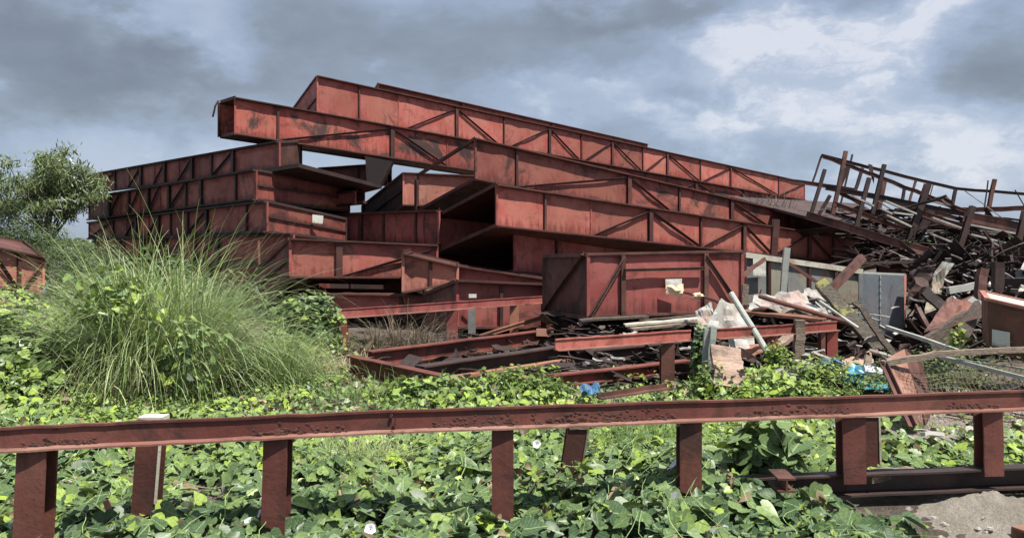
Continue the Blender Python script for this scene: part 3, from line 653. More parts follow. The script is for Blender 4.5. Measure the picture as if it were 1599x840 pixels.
for k in range(9):
    c_ = M2_.lerp(M1_, .06 + .11 * k) + n * .026; mb.prism(c_, c_ + V((0, 0, .03)), RECT(.022, .01), (0, -1, 0))
part(th, 'hinge_row', mb, GALV, under=dr)
part(th, 'side_panel', MB().sheet(B, B + dp * .9, E + dp * .5, E, 4, 4, .04, V((1, -.6, 0)).normalized(), 8, .01, crumple=1), PINKM)
part(th, 'side_panel', MB().sheet(A + dp, A, D, D + dp, 3, 3, .0, V((-1, 0, 0)), 8, .01), BLUEG)
part(th, 'rear_panel', MB().hexa(A + dp, B + dp, E + dp, D + dp, V((0, .01, 0))), BLUEG)
part(th, 'top_panel', MB().hexa(A + dp, B + dp, B, A, V((0, 0, .012))), GREY)
part(th, 'edge_frame', MB().prism(D + n*.02 - V((.03,0,0)), A + n*.02 - V((.03,0,0)), RECT(.05, .03), (0, -1, 0)), GREY)
# brown box at right edge
A, B = at(1542, 467, 8.0), at(1720, 508, 7.2); D, E = at(1544, 548, 8.0), at(1720, 596, 7.2); bk = V((.55, 1.0, .02))
th = thing('brown_metal_box', 'brown metal box with a white label and slatted top at the right edge', 'metal box', (D + E) / 2)
n = (B - A).cross(D - A).normalized(); n = -n if n.y > 0 else n
part(th, 'front_panel', MB().sheet(A, B, E, D, 4, 3, .008, n, 2, .01), BROWN, True)
part(th, 'side_panel', MB().sheet(A + bk, A, D, D + bk, 3, 3, .006, V((-1, 0, 0)), 4, .01), BROWN, True)
part(th, 'rear_panel', MB().hexa(A + bk, B + bk, E + bk, D + bk, V((0, .01, 0))), BROWN)
part(th, 'inner_top', MB().hexa(A + bk - V((0,0,.05)), B + bk - V((0,0,.05)), B - V((0,0,.05)), A - V((0,0,.05)), V((0, 0, .008))), BURNT)
for p, q in ((A, B), (A, A + bk), (A + bk, B + bk)):
    part(th, 'top_rim', MB().prism(p, q, RECT(.05, .03), (0, 0, 1)), PINKM)
for k in range(8):
    t0 = (k + .6) / 8.5
    part(th, 'slat', MB().prism(A + bk * t0 + (B-A)*.03 + V((0,0,-.005)), B + bk * t0 + V((0,0,-.005)), RECT(.085, .012), (0, 0, 1)), CREAM)
part(th, 'label_plate', MB().sheet(at(1549, 514, 7.93), at(1577, 519, 7.8), at(1577, 544, 7.8), at(1549, 539, 7.93), 2, 2, .003, n, 3, .003), PAPER)
# uprights and timbers
def stick(nm, lb, a, b_, w_, h, mat, cat, gp=None, seg=4, jit=.006, prof=None, up=(0, -1, 0)):
    return solo(nm, MB().prism(at(*a), at(*b_), prof or RECT(w_, h), up, seg, jit=jit), mat, lb, cat, gp)
stick('steel_post', 'pale grey steel stud standing upright in front of the olive wall', (1217, 462, 12.6), (1223, 386, 12.6), .10, .06, GALV, 'post', prof=CPR(.10, .06, .01))
stick('steel_post', 'dark red post rising above the olive wall', (1208, 398, 13.6), (1212, 343, 13.6), .10, .08, TRIM, 'post', prof=IPR(.11, .09))
stick('timber', 'brown square beam leaning against the olive wall, pale broken tip', (1298, 452, 12.4), (1347, 402, 12.6), .12, .12, BURNT, 'timber')
stick('timber', 'big charred plank with yellow lichen leaning across the rubble at right', (1392, 566, 9.6), (1280, 443, 10.6), .16, .12, MOSSY, 'timber', seg=10, jit=.012)
stick('timber', 'thin charred slat lying along the big lichen plank', (1398, 556, 9.3), (1335, 470, 9.8), .07, .05, WOODD, 'timber', seg=7, jit=.015)
stick('steel_pole', 'grey round pole leaning in front of the white sheets', (1212, 572, 8.3), (1142, 458, 9.0), .05, .05, GALV, 'pole', prof=TUBE(.036, 10))
stick('steel_post', 'left one of two pale green studs standing in the weeds at centre right', (1095, 580, 8.0), (1099, 512, 8.0), .05, .05, GALV, 'post', 'pair of pale studs', prof=CPR(.05, .05, .008))
stick('steel_post', 'right one of two pale green studs standing in the weeds at centre right', (1102, 582, 7.95), (1108, 510, 7.95), .06, .05, GALV, 'post', 'pair of pale studs', prof=CPR(.06, .05, .008))
stick('timber', 'grey weathered timber stump among the rubble', (1247, 560, 8.9), (1249, 500, 8.9), .11, .08, WOOD, 'timber', seg=6, jit=.008)
stick('timber', 'pink grey broken plank sloping up behind the rotten rail', (1200, 548, 9.2), (1262, 508, 9.3), .2, .04, BOARD, 'plank', seg=6, jit=.02, up=(0, 0, 1))
stick('timber', 'pale peeling stick upright beside the white sheet', (1163, 476, 11.2), (1164, 444, 11.2), .09, .05, WOOD, 'timber')
stick('steel_bar', 'thin brown bar sloping from the steel box corner to the wall', (1158, 432, 12.1), (1194, 404, 12.8), .06, .05, BURNT, 'bar')
stick('steel_bar', 'long thin dark bar sloping down across the olive wall', (1222, 405, 12.9), (1318, 470, 12.4), .05, .04, TRIM, 'bar')
stick('steel_bar', 'curved thin rail arching over the cabinet', (1345, 412, 13.2), (1460, 408, 13.6), .04, .05, CHAR, 'bar')
stick('plank', 'long orange plank lying below the white sheet', (1160, 486, 10.2), (1290, 499, 9.6), .35, .035, ORANGE, 'plank', seg=7, jit=.006, up=(0, 0, 1))
stick('pipe', 'dark pipe lying across the white sheet', (1185, 463, 10.4), (1330, 505, 9.4), .04, .04, BURNT, 'pipe', prof=TUBE(.03, 8))
stick('pipe', 'pale conduit lying over the lichen plank', (1280, 470, 9.6), (1340, 512, 9.2), .03, .03, GALV, 'pipe', prof=TUBE(.02, 8))
stick('board', 'square pinkish board leaning upright in the weeds at centre right', (1140, 606, 7.3), (1130, 545, 7.7), .30, .05, BOARD, 'board', seg=6, jit=.02)
# ropes with foam
mb = MB(); pts = [at(1050, 452, 11.0), at(1075, 458, 10.8), at(1098, 462, 10.6), at(1120, 470, 10.4), at(1150, 480, 10.0)]
for p, q in zip(pts, pts[1:]): mb.prism(p, q, TUBE(.02, 6), jit=.01)
th = thing('foam_pipe', 'drooping brown pipe with torn cream foam lagging in front of the steel box', 'pipe', pts[2])
part(th, 'pipe', mb, BURNT)
for i, (c_, r) in enumerate(((at(1058, 453, 10.9), .10), (at(1090, 462, 10.6), .06), (at(1048, 450, 11.0), .06))):
    part(th, 'foam_lump', MB().blob(c_, r * 1.2, r, r * .75, 10, i * 3.3, .7), ROPE, False)
# crumpled sheets
def crumpled(nm, lb, quad, mat, amp=.15, fr=3.0, cat='sheet', nx=12, ny=9, gp=None):
    P = [at(*p) for p in quad]; n = (P[1] - P[0]).cross(P[3] - P[0]).normalized(); n = -n if n.y > 0 else n
    return solo(nm, MB().sheet(*P, nx, ny, amp, n, random.uniform(0, 40), .008, fr, 1), mat, lb, cat, gp)
WS = 'crumpled pale sheets in the rubble'
crumpled('metal_sheet', 'large crumpled white sheet draped over the rubble at right', [(1178, 462, 11.2), (1250, 458, 11.4), (1300, 488, 10.0), (1165, 486, 10.0)], WHITE, .14, 3, gp=WS)
crumpled('metal_sheet', 'small white sheet folded at the foot of the olive wall', [(1255, 452, 12), (1285, 450, 12), (1290, 466, 11.5), (1258, 468, 11.5)], WHITE, .14, 4, nx=7, ny=5, gp=WS)
crumpled('metal_sheet', 'creased grey sheet fluttering beside the steel box corner', [(1086, 488, 9.9), (1112, 476, 9.9), (1118, 514, 9.6), (1094, 520, 9.6)], WHITE, .15, 4, nx=7, ny=6, gp=WS)
crumpled('metal_sheet', 'pointed grey sheet hanging behind the leaning pole', [(1126, 466, 9.9), (1150, 470, 9.9), (1178, 518, 9.5), (1100, 516, 9.4)], GALV, .15, 3, nx=8, ny=8, gp=WS)
crumpled('metal_sheet', 'pale grey flap hanging below the rotten rail', [(1135, 516, 9.0), (1178, 518, 9.0), (1182, 552, 8.8), (1140, 550, 8.8)], GALV, .08, 3, nx=7, ny=6, gp=WS)
crumpled('metal_sheet', 'rust stained sheet curling at the foot of the leaning pole', [(1150, 545, 8.9), (1215, 530, 9.0), (1215, 556, 8.7), (1160, 562, 8.6)], ORANGE, .12, 3, nx=7, ny=5, gp=WS)
crumpled('plastic_sheet', 'faded tan cloth lying on the rubble beneath the lichen plank', [(1310, 556, 9.2), (1360, 545, 9.3), (1365, 568, 8.9), (1318, 578, 8.7)], BOARD, .1, 3, nx=7, ny=5, cat='cloth')
crumpled('metal_sheet', 'dark torn sheet hanging from the top of the cabinet side', [(1430, 422, 11.5), (1462, 415, 12), (1450, 470, 11.6), (1418, 478, 11.4)], CHAR, .2, 3, nx=7, ny=8, gp=None)
crumpled('metal_sheet', 'buckled grey panel hanging beside the dark torn sheet', [(1452, 430, 12), (1478, 418, 12), (1462, 500, 11.6), (1440, 515, 11.4)], OLIVE, .18, 3, nx=6, ny=8, gp=None)
crumpled('metal_sheet', 'brown curved plate lying in the rubble left of the brown box', [(1475, 470, 10.5), (1520, 462, 10.8), (1535, 495, 10), (1440, 522, 9.8)], BURNT, .14, 2.2, nx=8, ny=6, gp=None)
crumpled('junction_panel', 'scorched meter panel tilted in the wreckage above the curved plate', [(1472, 408, 12.5), (1490, 412, 12.5), (1472, 438, 12.3), (1456, 430, 12.3)], GREY, .06, 5, nx=5, ny=5, cat='panel', gp=None)
# tilted plank pieces of the wreck
WR = [((1480, 455, 11.6), (1528, 444, 11.8), .10, .06, GALV, 'pale bar sticking out of the wreck above the curved plate'), ((1445, 455, 11.4), (1480, 486, 11.2), .14, .08, CHAR, 'black bent beam below the torn sheet'),
      ((1518, 490, 10.8), (1543, 458, 11), .16, .05, WOODD, 'charred board leaning left of the brown box'), ((1510, 470, 10.6), (1535, 486, 10.4), .2, .05, GALV, 'bent grey tray piece beside the brown box'),
      ((1530, 470, 10.9), (1534, 420, 11), .12, .1, BURNT, 'short burnt column behind the brown box, left'), ((1556, 455, 11.5), (1559, 408, 11.5), .14, .1, CHAR, 'short burnt column behind the brown box, right'),
      ((1586, 418, 13), (1612, 475, 12.5), .10, .04, GALV, 'pale grey strip at the right edge above the brown box'), ((1450, 540, 9.6), (1510, 500, 10.2), .25, .08, WOODD, 'long charred plank sloping up to the curved plate'),
      ((1475, 560, 9.4), (1530, 480, 10.4), .18, .06, WOODD, 'second charred plank beside the curved plate'), ((1535, 450, 12.6), (1640, 446, 12), .3, .16, CHAR, 'black beam crossing behind the brown box'),
      ((1430, 478, 11.2), (1466, 540, 10.6), .06, .05, TRIM, 'thin dark bar propped right of the cabinet'), ((1488, 462, 11.4), (1500, 500, 11.2), .05, .04, GALV, 'thin pale bar above the curved plate')]
for i, (a, b_, w_, h, m_, lb) in enumerate(WR): stick('steel_bar' if m_ not in (WOODD,) else 'timber', lb, a, b_, w_, h, m_, 'bar' if m_ not in (WOODD,) else 'timber', jit=.015)
# rusty bent plate and wire gate at right
th = thing('bent_plate', 'rusty folded steel plate leaning beside the wire mesh panel', 'steel plate', at(1425, 660, 6.3))
part(th, 'plate', MB().sheet(at(1383, 562, 6.9), at(1412, 545, 7.2), at(1446, 664, 6.4), at(1420, 668, 6.2), 5, 8, .05, n_, 3, .012, 2.4, 1), PLT)
part(th, 'plate', MB().sheet(at(1412, 545, 7.2), at(1440, 568, 7.6), at(1456, 640, 7.0), at(1446, 664, 6.4), 4, 7, .05, n_, 6, .012, 2.4, 1), BURNT)
part(th, 'edge_angle', MB().prism(at(1380, 565, 6.85), at(1428, 668, 6.2), LPR(.05, .05, .01), (0, -1, 0)), TRIM)
th = thing('wire_mesh_panel', 'sagging wire mesh panel with a bent frame bar behind the right rail', 'wire mesh panel', at(1500, 690, 6.4))
def meshpt(u, v):
    a = at(1392, 575, 6.9).lerp(at(1660, 545, 7.4), u); b_ = at(1450, 720, 5.9).lerp(at(1700, 740, 5.9), u)
    p = a.lerp(b_, v); p.z -= .10 * math.sin(math.pi * u) * (1 - v); p += V((noise.noise(p * 2.3) * .09, noise.noise(p * 2.9 + V((5, 0, 0))) * .14, noise.noise(p * 2.6 + V((0, 7, 0))) * .07)); return p
mb = MB()
for i in range(40):
    for j in range(22): mb.prism(meshpt(i / 39, j / 22), meshpt((i + .25) / 39, (j + 1) / 22), TUBE(.0022, 3))
for j in range(19):
    for i in range(26): mb.prism(meshpt(i / 26, j / 18), meshpt((i + 1) / 26, j / 18), TUBE(.0022, 3))
o = part(th, 'wire_mesh', mb, WIRE); o['kind'] = 'stuff'
for a, b_, w_ in (((1378, 568, 6.8), (1462, 553, 7.0), .05), ((1462, 553, 7.0), (1660, 543, 7.4), .05), ((1470, 558, 7.2), (1660, 606, 6.6), .035), ((1385, 510, 9.2), (1495, 548, 8), .04), ((1440, 552, 8), (1620, 580, 7), .02), ((1470, 690, 6.3), (1700, 650, 6.4), .06), ((1480, 668, 6.5), (1560, 692, 6.3), .05)):
    part(th, 'frame_bar', MB().prism(at(*a), at(*b_), RECT(w_, w_), (0, 0, 1), 4, jit=.006), GALV if w_ < .045 else WOOD)
# plastics
def bag(nm, lb, c, r, m_, cat='plastic bag', fl=.6):
    c_ = at(*c); return solo(nm, MB().blob(c_, r, r, r * fl, 14, c[0], .8), m_, lb, cat)
bag('plastic_bag', 'dark blue plastic bag in the weeds below the lichen plank', (1297, 570, 8.2), .11, BLUEP)
bag('plastic_bag', 'bright cyan plastic bag bulging in the weeds at right', (1334, 588, 7.6), .09, CYANP, fl=1.1)
crumpled('plastic_sheet', 'flat cyan plastic sheet trailing in the weeds', [(1352, 604, 7.5), (1385, 602, 7.6), (1390, 612, 7.2), (1350, 612, 7.2)], CYANP, .05, 5, nx=6, ny=4, cat='plastic sheet')
solo('plastic_roll', MB().prism(at(1347, 578, 7.8), at(1374, 582, 7.8), TUBE(.055, 12), (0, 0, 1)), PURPLE, 'pale lilac plastic roll lying beside the cyan bag', 'roll', smooth=False)
crumpled('plastic_net', 'tangle of blue plastic netting in the weeds above the front rail', [(905, 601, 7.0), (935, 600, 7.0), (938, 612, 6.7), (908, 614, 6.7)], BLUEP, .05, 16, nx=14, ny=7, cat='netting')
solo('board', MB().prism(at(1352, 592, 8.4), at(1356, 556, 8.6), RECT(.08, .03), (0, -1, 0)), WOOD, 'short pale board upright behind the lilac roll', 'board')
bag('concrete_lump', 'rounded brown rubble lump in the weeds right of the pinkish board', (1215, 590, 8.0), .16, STONE, 'rubble lump')
bag('concrete_lump', 'brown rubble lump under the grey timber stump', (1255, 585, 8.4), .2, STONE, 'rubble lump')
# rubble fill: numberless fragments
mb = MB(); mbp = MB()
def scatter(mb, x0, x1, y0, y1, d0, d1, n, lmax=.7, up=.5):
    for _ in range(n):
        u = random.random(); v = random.random(); px = x0 + (x1 - x0) * u; py = y0 + (y1 - y0) * v; d = d0 + (d1 - d0) * (1 - v) + random.uniform(-.4, .4)
        c = at(px, py, d); c.z = max(c.z, .02); L_ = random.uniform(.15, lmax) ** 1.0
        dr = V((random.uniform(-1, 1), random.uniform(-1, 1), random.uniform(-up, up))).normalized() * L_
        k = random.random(); bw = V((random.uniform(-1, 1), random.uniform(-1, 1), random.uniform(-1, 1))) * L_ * .16
        if k < .55: mb.prism(c - dr/2, c + dr/2, RECT(random.uniform(.012, .06), random.uniform(.008, .035)), (random.random(), random.random(), 1), 4, bow=bw * .5, jit=.006)
        elif k < .64: mb.prism(c - dr * .9, c + dr * .9, TUBE(random.uniform(.006, .014), 4), (0, 0, 1), 7, bow=bw * 1.1, jit=.015)
        else:
            q = dr.cross(V((random.random(), random.random(), 1))).normalized() * random.uniform(.05, .2) * min(1, lmax)
            mb.sheet(c - dr*.4 + q, c + dr*.4 + q, c + dr*.4 - q, c - dr*.4 - q, 3, 2, .06, dr.cross(q).normalized(), px, .006, 5, 1)
scatter(mb, 1428, 1620, 392, 545, 10.8, 14, 420, 1.1, .9)
scatter(mb, 1160, 1335, 480, 565, 9.2, 12.2, 220, .8, .35); scatter(mb, 1335, 1430, 535, 575, 9.2, 10.5, 70, .6, .3)
scatter(mb, 1330, 1620, 350, 415, 20.5, 24, 230, 1.8, .3)
scatter(mb, 1275, 1470, 325, 375, 22, 24.5, 60, 2.2, .25); scatter(mb, 1440, 1620, 355, 425, 20.5, 23, 90, 2.6, .3)
scatter(mb, 860, 1170, 490, 590, 8.6, 12.4, 260, .8, .15)
scatter(mb, 560, 900, 520, 590, 8.6, 12.4, 130, .6, .1)
scatter(mb, 1150, 1620, 590, 700, 6.0, 8.0, 90, .4, .2)
solo('burnt_rubble', mb, CHAR, 'mass of burnt fragments and charred slats heaped through the wreck', 'rubble', kind='stuff')
scatter(mbp, 1430, 1620, 395, 520, 10.4, 13, 45, .3, .9); scatter(mbp, 1165, 1400, 465, 560, 9, 12, 50, .45, .3)
scatter(mbp, 1400, 1620, 360, 410, 20.4, 23, 25, .7, .3); scatter(mbp, 880, 1120, 500, 585, 8.6, 11.0, 18, .35, .1); scatter(mbp, 1380, 1620, 620, 700, 5.9, 7.2, 40, .22, .1)
solo('pale_rubble', mbp, PALE, 'scattered pale scraps and splinters lying through the wreck', 'rubble', kind='stuff')
# ---------------------------------------------------------------- sand
sx, sy = 110, 60; mb = MB()
for j in range(sy + 1):
    for i in range(sx + 1):
        x = 1.95 + 4.3 * i / sx; y = 3.3 + 1.75 * j / sy
        e_ = min(1, (x - 1.95) / 1.0) * min(1, (5.05 - y) / .45 + .0) * min(1, (y - 3.3) / .2)
        z = -.05 + max(0, e_) * (.12 + .08 * noise.noise(V((x * 1.6, y * 1.6, 0))) + .05 * noise.noise(V((x * 5, y * 5, 2))) + .06 * abs(noise.noise(V((x * 3.4, y * 4.5, 7)))) + .045 * noise.noise(V((x * 9, y * 9, 4))) + .045 * noise.noise(V((x * 19, y * 19, 4))))
        mb.v.append(V((x, y, z)))
for j in range(sy):
    for i in range(sx): a = j * (sx + 1) + i; mb.f.append((a, a + 1, a + sx + 2, a + sx + 1))
solo('sand_heap', mb, SAND, 'grey sand heap in the bottom right corner by the ground channel', 'sand', kind='stuff', smooth=True)
mb = MB()
for _ in range(260):
    x_ = random.uniform(2.2, 4.2); y_ = random.uniform(3.9, 4.95); r_ = random.uniform(.006, .026) * random.random() ** .5
    e_ = min(1, (x_ - 1.95) / 1.0) * min(1, (5.05 - y_) / .45)
    z_ = -.05 + e_ * (.12 + .08 * noise.noise(V((x_ * 1.6, y_ * 1.6, 0))) + .05 * noise.noise(V((x_ * 5, y_ * 5, 2))))
    mb.blob(V((x_, y_, z_ + r_ * .3)), r_ * 1.3, r_, r_ * .8, 6, x_ * 9, .6)
solo('pebbles', mb, STONE, 'small stones strewn over the sand heap at bottom right', 'stones', kind='stuff')
mb = MB()
for j in range(13):
    for i in range(21):
        x = 2.9 + 5.5 * i / 20; y = 5.4 + 3.4 * j / 12; e_ = min(i, 20 - i, j, 12 - j) > 0
        mb.v.append(V((x, y, (.09 + .08 * noise.noise(V((x * 1.3, y * 1.3, 9))) if e_ else -.06))))
for j in range(12):
    for i in range(20): a = j * 21 + i; mb.f.append((a, a + 1, a + 22, a + 21))
solo('sand_patch', mb, SAND, 'grey bare sandy patch under the wire mesh panel', 'sand', kind='stuff', smooth=True)

# ---------------------------------------------------------------- foliage
HEART = np.array([(0, 0, .02), (-.16, -.19, .04), (-.36, -.17, .07), (-.50, .04, .12), (-.46, .32, .09), (-.24, .68, .02), (0, 1.0, -.12),
                  (.24, .68, .02), (.46, .32, .09), (.50, .04, .12), (.36, -.17, .07), (.16, -.19, .04), (0, .35, -.04)])
HEART[:, 1] -= .35
HF = np.array([(12, i, (i + 1) % 12) for i in range(12)])[:, ::-1]
LANCE = np.array([(0, -.5, 0), (.09, 0, .03), (0, .5, -.03), (-.09, 0, .03)]); LF = np.array([(0, 1, 2), (0, 2, 3)])
OVAL = np.array([(0, -.5, 0), (.28, -.1, .07), (.2, .3, .05), (0, .55, -.05), (-.2, .3, .05), (-.28, -.1, .07)]); OF = np.array([(0, 1, 2), (0, 2, 3), (0, 3, 4), (0, 4, 5)])
def leafmesh(name, P, N, size, tint, tmpl, faces, mat, org=(0, 0, 0), heading=None):
    n = len(P); N = N / np.linalg.norm(N, axis=1, keepdims=True)
    if heading is None: heading = rng.normal(size=(n, 3))
    B = heading - N * np.sum(heading * N, axis=1, keepdims=True); B /= np.linalg.norm(B, axis=1, keepdims=True) + 1e-9
    Tn = np.cross(B, N)
    tm = np.repeat(tmpl[None], n, 0) * np.stack([rng.uniform(.85, 1.15, n), rng.uniform(.9, 1.1, n), rng.uniform(-.6, 2.2, n)], 1)[:, None, :]
    Vv = (P[:, None, :] + size[:, None, None] * (tm[..., 0:1] * Tn[:, None] + tm[..., 1:2] * B[:, None] + tm[..., 2:3] * N[:, None])) - np.array(org)
    k = len(tmpl); me = bpy.data.meshes.new(name); nf = len(faces) * n
    me.vertices.add(n * k); me.vertices.foreach_set('co', Vv.reshape(-1).astype(np.float32))
    idx = (faces[None] + (np.arange(n) * k)[:, None, None]).reshape(-1).astype(np.int32)
    me.loops.add(len(idx)); me.loops.foreach_set('vertex_index', idx)
    me.polygons.add(nf); me.polygons.foreach_set('loop_start', np.arange(0, nf * 3, 3, dtype=np.int32)); me.polygons.foreach_set('loop_total', np.full(nf, 3, dtype=np.int32))
    me.update(calc_edges=True); me.polygons.foreach_set('use_smooth', [True] * nf)
    a = me.attributes.new('tint', 'FLOAT', 'POINT'); a.data.foreach_set('value', np.repeat(tint, k).astype(np.float32))
    a = me.attributes.new('luv', 'FLOAT_VECTOR', 'POINT'); a.data.foreach_set('vector', np.tile(tmpl, (n, 1)).reshape(-1).astype(np.float32))
    me.materials.append(mat); return me
def stalks(mb_pts, name, mat, tints, width, org=(0, 0, 0), tip=.15):
    """mb_pts (n, k, 3): ribbons"""
    n, k, _ = mb_pts.shape
    d = np.gradient(mb_pts, axis=1); up = np.array([0, 0, 1.0]); s = np.cross(d, up); s += rng.normal(0, .25, (n, 1, 3)) * np.linalg.norm(s, axis=2, keepdims=True)
    s /= np.linalg.norm(s, axis=2, keepdims=True) + 1e-9
    wv = (np.asarray(width) * np.ones(n))[:, None, None] * np.linspace(1, tip, k)[None, :, None] * .5
    vs = np.stack([mb_pts - s * wv, mb_pts + s * wv], 2).reshape(-1, 3) - np.array(org)
    me = bpy.data.meshes.new(name); me.vertices.add(len(vs)); me.vertices.foreach_set('co', vs.reshape(-1).astype(np.float32))
    q = np.arange(k - 1) * 2; f = np.stack([q, q + 1, q + 3, q + 2], 1); idx = (f[None] + (np.arange(n) * 2 * k)[:, None, None]).reshape(-1).astype(np.int32); nf = n * (k - 1)
    me.loops.add(len(idx)); me.loops.foreach_set('vertex_index', idx)
    me.polygons.add(nf); me.polygons.foreach_set('loop_start', np.arange(0, nf * 4, 4, dtype=np.int32)); me.polygons.foreach_set('loop_total', np.full(nf, 4, dtype=np.int32))
    me.update(calc_edges=True); me.polygons.foreach_set('use_smooth', [True] * nf)
    a = me.attributes.new('tint', 'FLOAT', 'POINT'); a.data.foreach_set('value', np.repeat(tints, 2 * k).astype(np.float32))
    me.materials.append(mat); return me
def vnoise(x, y, f, s=0.0):
    return np.array([noise.noise(V((a * f + s, b_ * f - s, s))) for a, b_ in zip(x, y)])

MOUNDS = [(-5.9, 8.4, 1.3, .85), (-4.9, 6.6, 1.1, .34), (-7.2, 10, 1.6, .9), (-2.6, 10.2, .55, .75), (2.2, 7.6, .35, .22), (3.3, 7.9, .7, .35), (.1, 7.3, .6, .15), (-.9, 6.9, .8, .06), (1.15, 4.55, .35, .12), (1.05, 5.0, .4, .14)]
def canopy(x, y):
    h = .13 + .07 * vnoise(x, y, 1.1) + .10 * vnoise(x, y, 2.9, 4)
    for mx, my, r, a in MOUNDS: h += a * np.exp(-((x - mx) ** 2 + (y - my) ** 2) / (r * r))
    return h
def density(x, y):
    """where vines grow"""
    m = np.ones_like(x)
    sand = (x > 1.95 + .25 * np.sin(y * 5) + np.clip(3.9 - y, 0, 1) * .3) & (y < 4.95)
    m[sand] = 0.0
    # right bare ground under the wire mesh
    m[(x > 3.0 + .3 * np.sin(y * 3)) & (y > 5.9)] = .16
    back = 9.0 + .5 * np.sin(x * 1.7)
    m[(y > back) & (x > -2.2)] *= .05
    m[(x > -1.9) & (x < 1.5) & (y > 8.0)] *= .25
    m[(x > 1.5) & (y > 8.3)] *= .3
    bald = vnoise(x, y, .9, 8)
    m *= np.where(bald > .33, .35, 1)
    return m
def fan(n, y0, y1, pw=1.0):
    y = y0 + (y1 - y0) * rng.random(n) ** pw; x = (rng.random(n) * 2 - 1) * (.70 * y + .25)
    return x, y
N0 = 19000
x, y = fan(N0, 3.2, 6.6); keep = rng.random(N0) < density(x, y); x, y = x[keep], y[keep]
x2, y2 = fan(40000, 5.2, 11.5); keep = rng.random(len(x2)) < density(x2, y2); x2, y2 = x2[keep], y2[keep]
x = np.concatenate([x, x2]); y = np.concatenate([y, y2]); n = len(x)
# thin out leaves around the front rail posts is left to chance
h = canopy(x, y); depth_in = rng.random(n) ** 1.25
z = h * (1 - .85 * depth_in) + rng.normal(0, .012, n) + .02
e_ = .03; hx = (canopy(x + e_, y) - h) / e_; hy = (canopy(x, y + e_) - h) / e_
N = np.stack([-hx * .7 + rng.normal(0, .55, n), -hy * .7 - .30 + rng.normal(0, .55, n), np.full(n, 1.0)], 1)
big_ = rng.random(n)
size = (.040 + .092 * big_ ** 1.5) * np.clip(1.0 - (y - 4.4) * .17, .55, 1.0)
tint = np.clip(.26 + .22 * rng.normal(size=n) + .5 * (rng.random(n) > .88) + np.clip((y - 4.5) * .22, -.10, .37) + .24 * vnoise(x, y, .8, 2) - .25 * depth_in, 0, 1)  # tint drops deeper in the canopy: self shadow put into leaf colour
P = np.stack([x, y, z], 1)
# drop leaves sitting in front of the sand channel face
th = thing('vine_patch', 'dense carpet of heart leaved vines with white flowers covering the foreground', 'vines', V((0, 5, 0)))
near = np.argsort(y + 3.5 * depth_in + np.where(np.abs(x) > .68 * y, 50, 0))
ind = near[:300]; rest = np.setdiff1d(np.arange(n), ind)
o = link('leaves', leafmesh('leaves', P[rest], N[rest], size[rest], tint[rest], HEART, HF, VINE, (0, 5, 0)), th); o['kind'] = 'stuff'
lm = [leafmesh('leaf', np.zeros((1, 3)), np.array([[0, 0, 1.0]]), np.array([1.0]), np.array([q]), HEART, HF, VINE, (0, 0, 0), np.array([[0, 1.0, 0]])) for q in (.05, .15, .25, .35, .45, .9)]
from mathutils import Euler
for i in ind:
    k = min(5, int(tint[i] * 10)) if tint[i] < .5 else 5
    o = link('leaf', lm[max(0, min(5, k))], th, V(P[i]) - V((0, 5, 0))); nn = V(N[i]).normalized()
    q = nn.to_track_quat('Z', 'Y').to_euler(); o.rotation_euler = (V((0, 0, 1)).rotation_difference(nn) @ Euler((0, 0, random.uniform(0, 6.28))).to_quaternion()).to_euler(); o.scale = [size[i]] * 3
dn = 1500; dx, dy = fan(dn, 3.3, 8.5); kk = rng.random(dn) < density(dx, dy); dx, dy = dx[kk], dy[kk]; dn = len(dx); dh = canopy(dx, dy)
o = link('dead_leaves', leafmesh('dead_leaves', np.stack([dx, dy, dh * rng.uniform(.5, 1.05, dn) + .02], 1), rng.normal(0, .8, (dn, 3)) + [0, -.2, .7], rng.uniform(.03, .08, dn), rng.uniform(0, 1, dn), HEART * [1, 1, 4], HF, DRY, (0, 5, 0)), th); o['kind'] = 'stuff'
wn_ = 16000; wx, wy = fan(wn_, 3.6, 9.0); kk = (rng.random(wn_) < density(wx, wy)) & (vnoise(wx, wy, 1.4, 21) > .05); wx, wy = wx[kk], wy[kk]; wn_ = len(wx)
o = link('small_leaves', leafmesh('small_leaves', np.stack([wx, wy, canopy(wx, wy) * rng.uniform(.7, 1.25, wn_) + .02], 1), rng.normal(0, .6, (wn_, 3)) + [0, -.2, .8], rng.uniform(.02, .045, wn_), rng.uniform(.3, 1, wn_), OVAL, OF, SHRUB, (0, 5, 0)), th); o['kind'] = 'stuff'
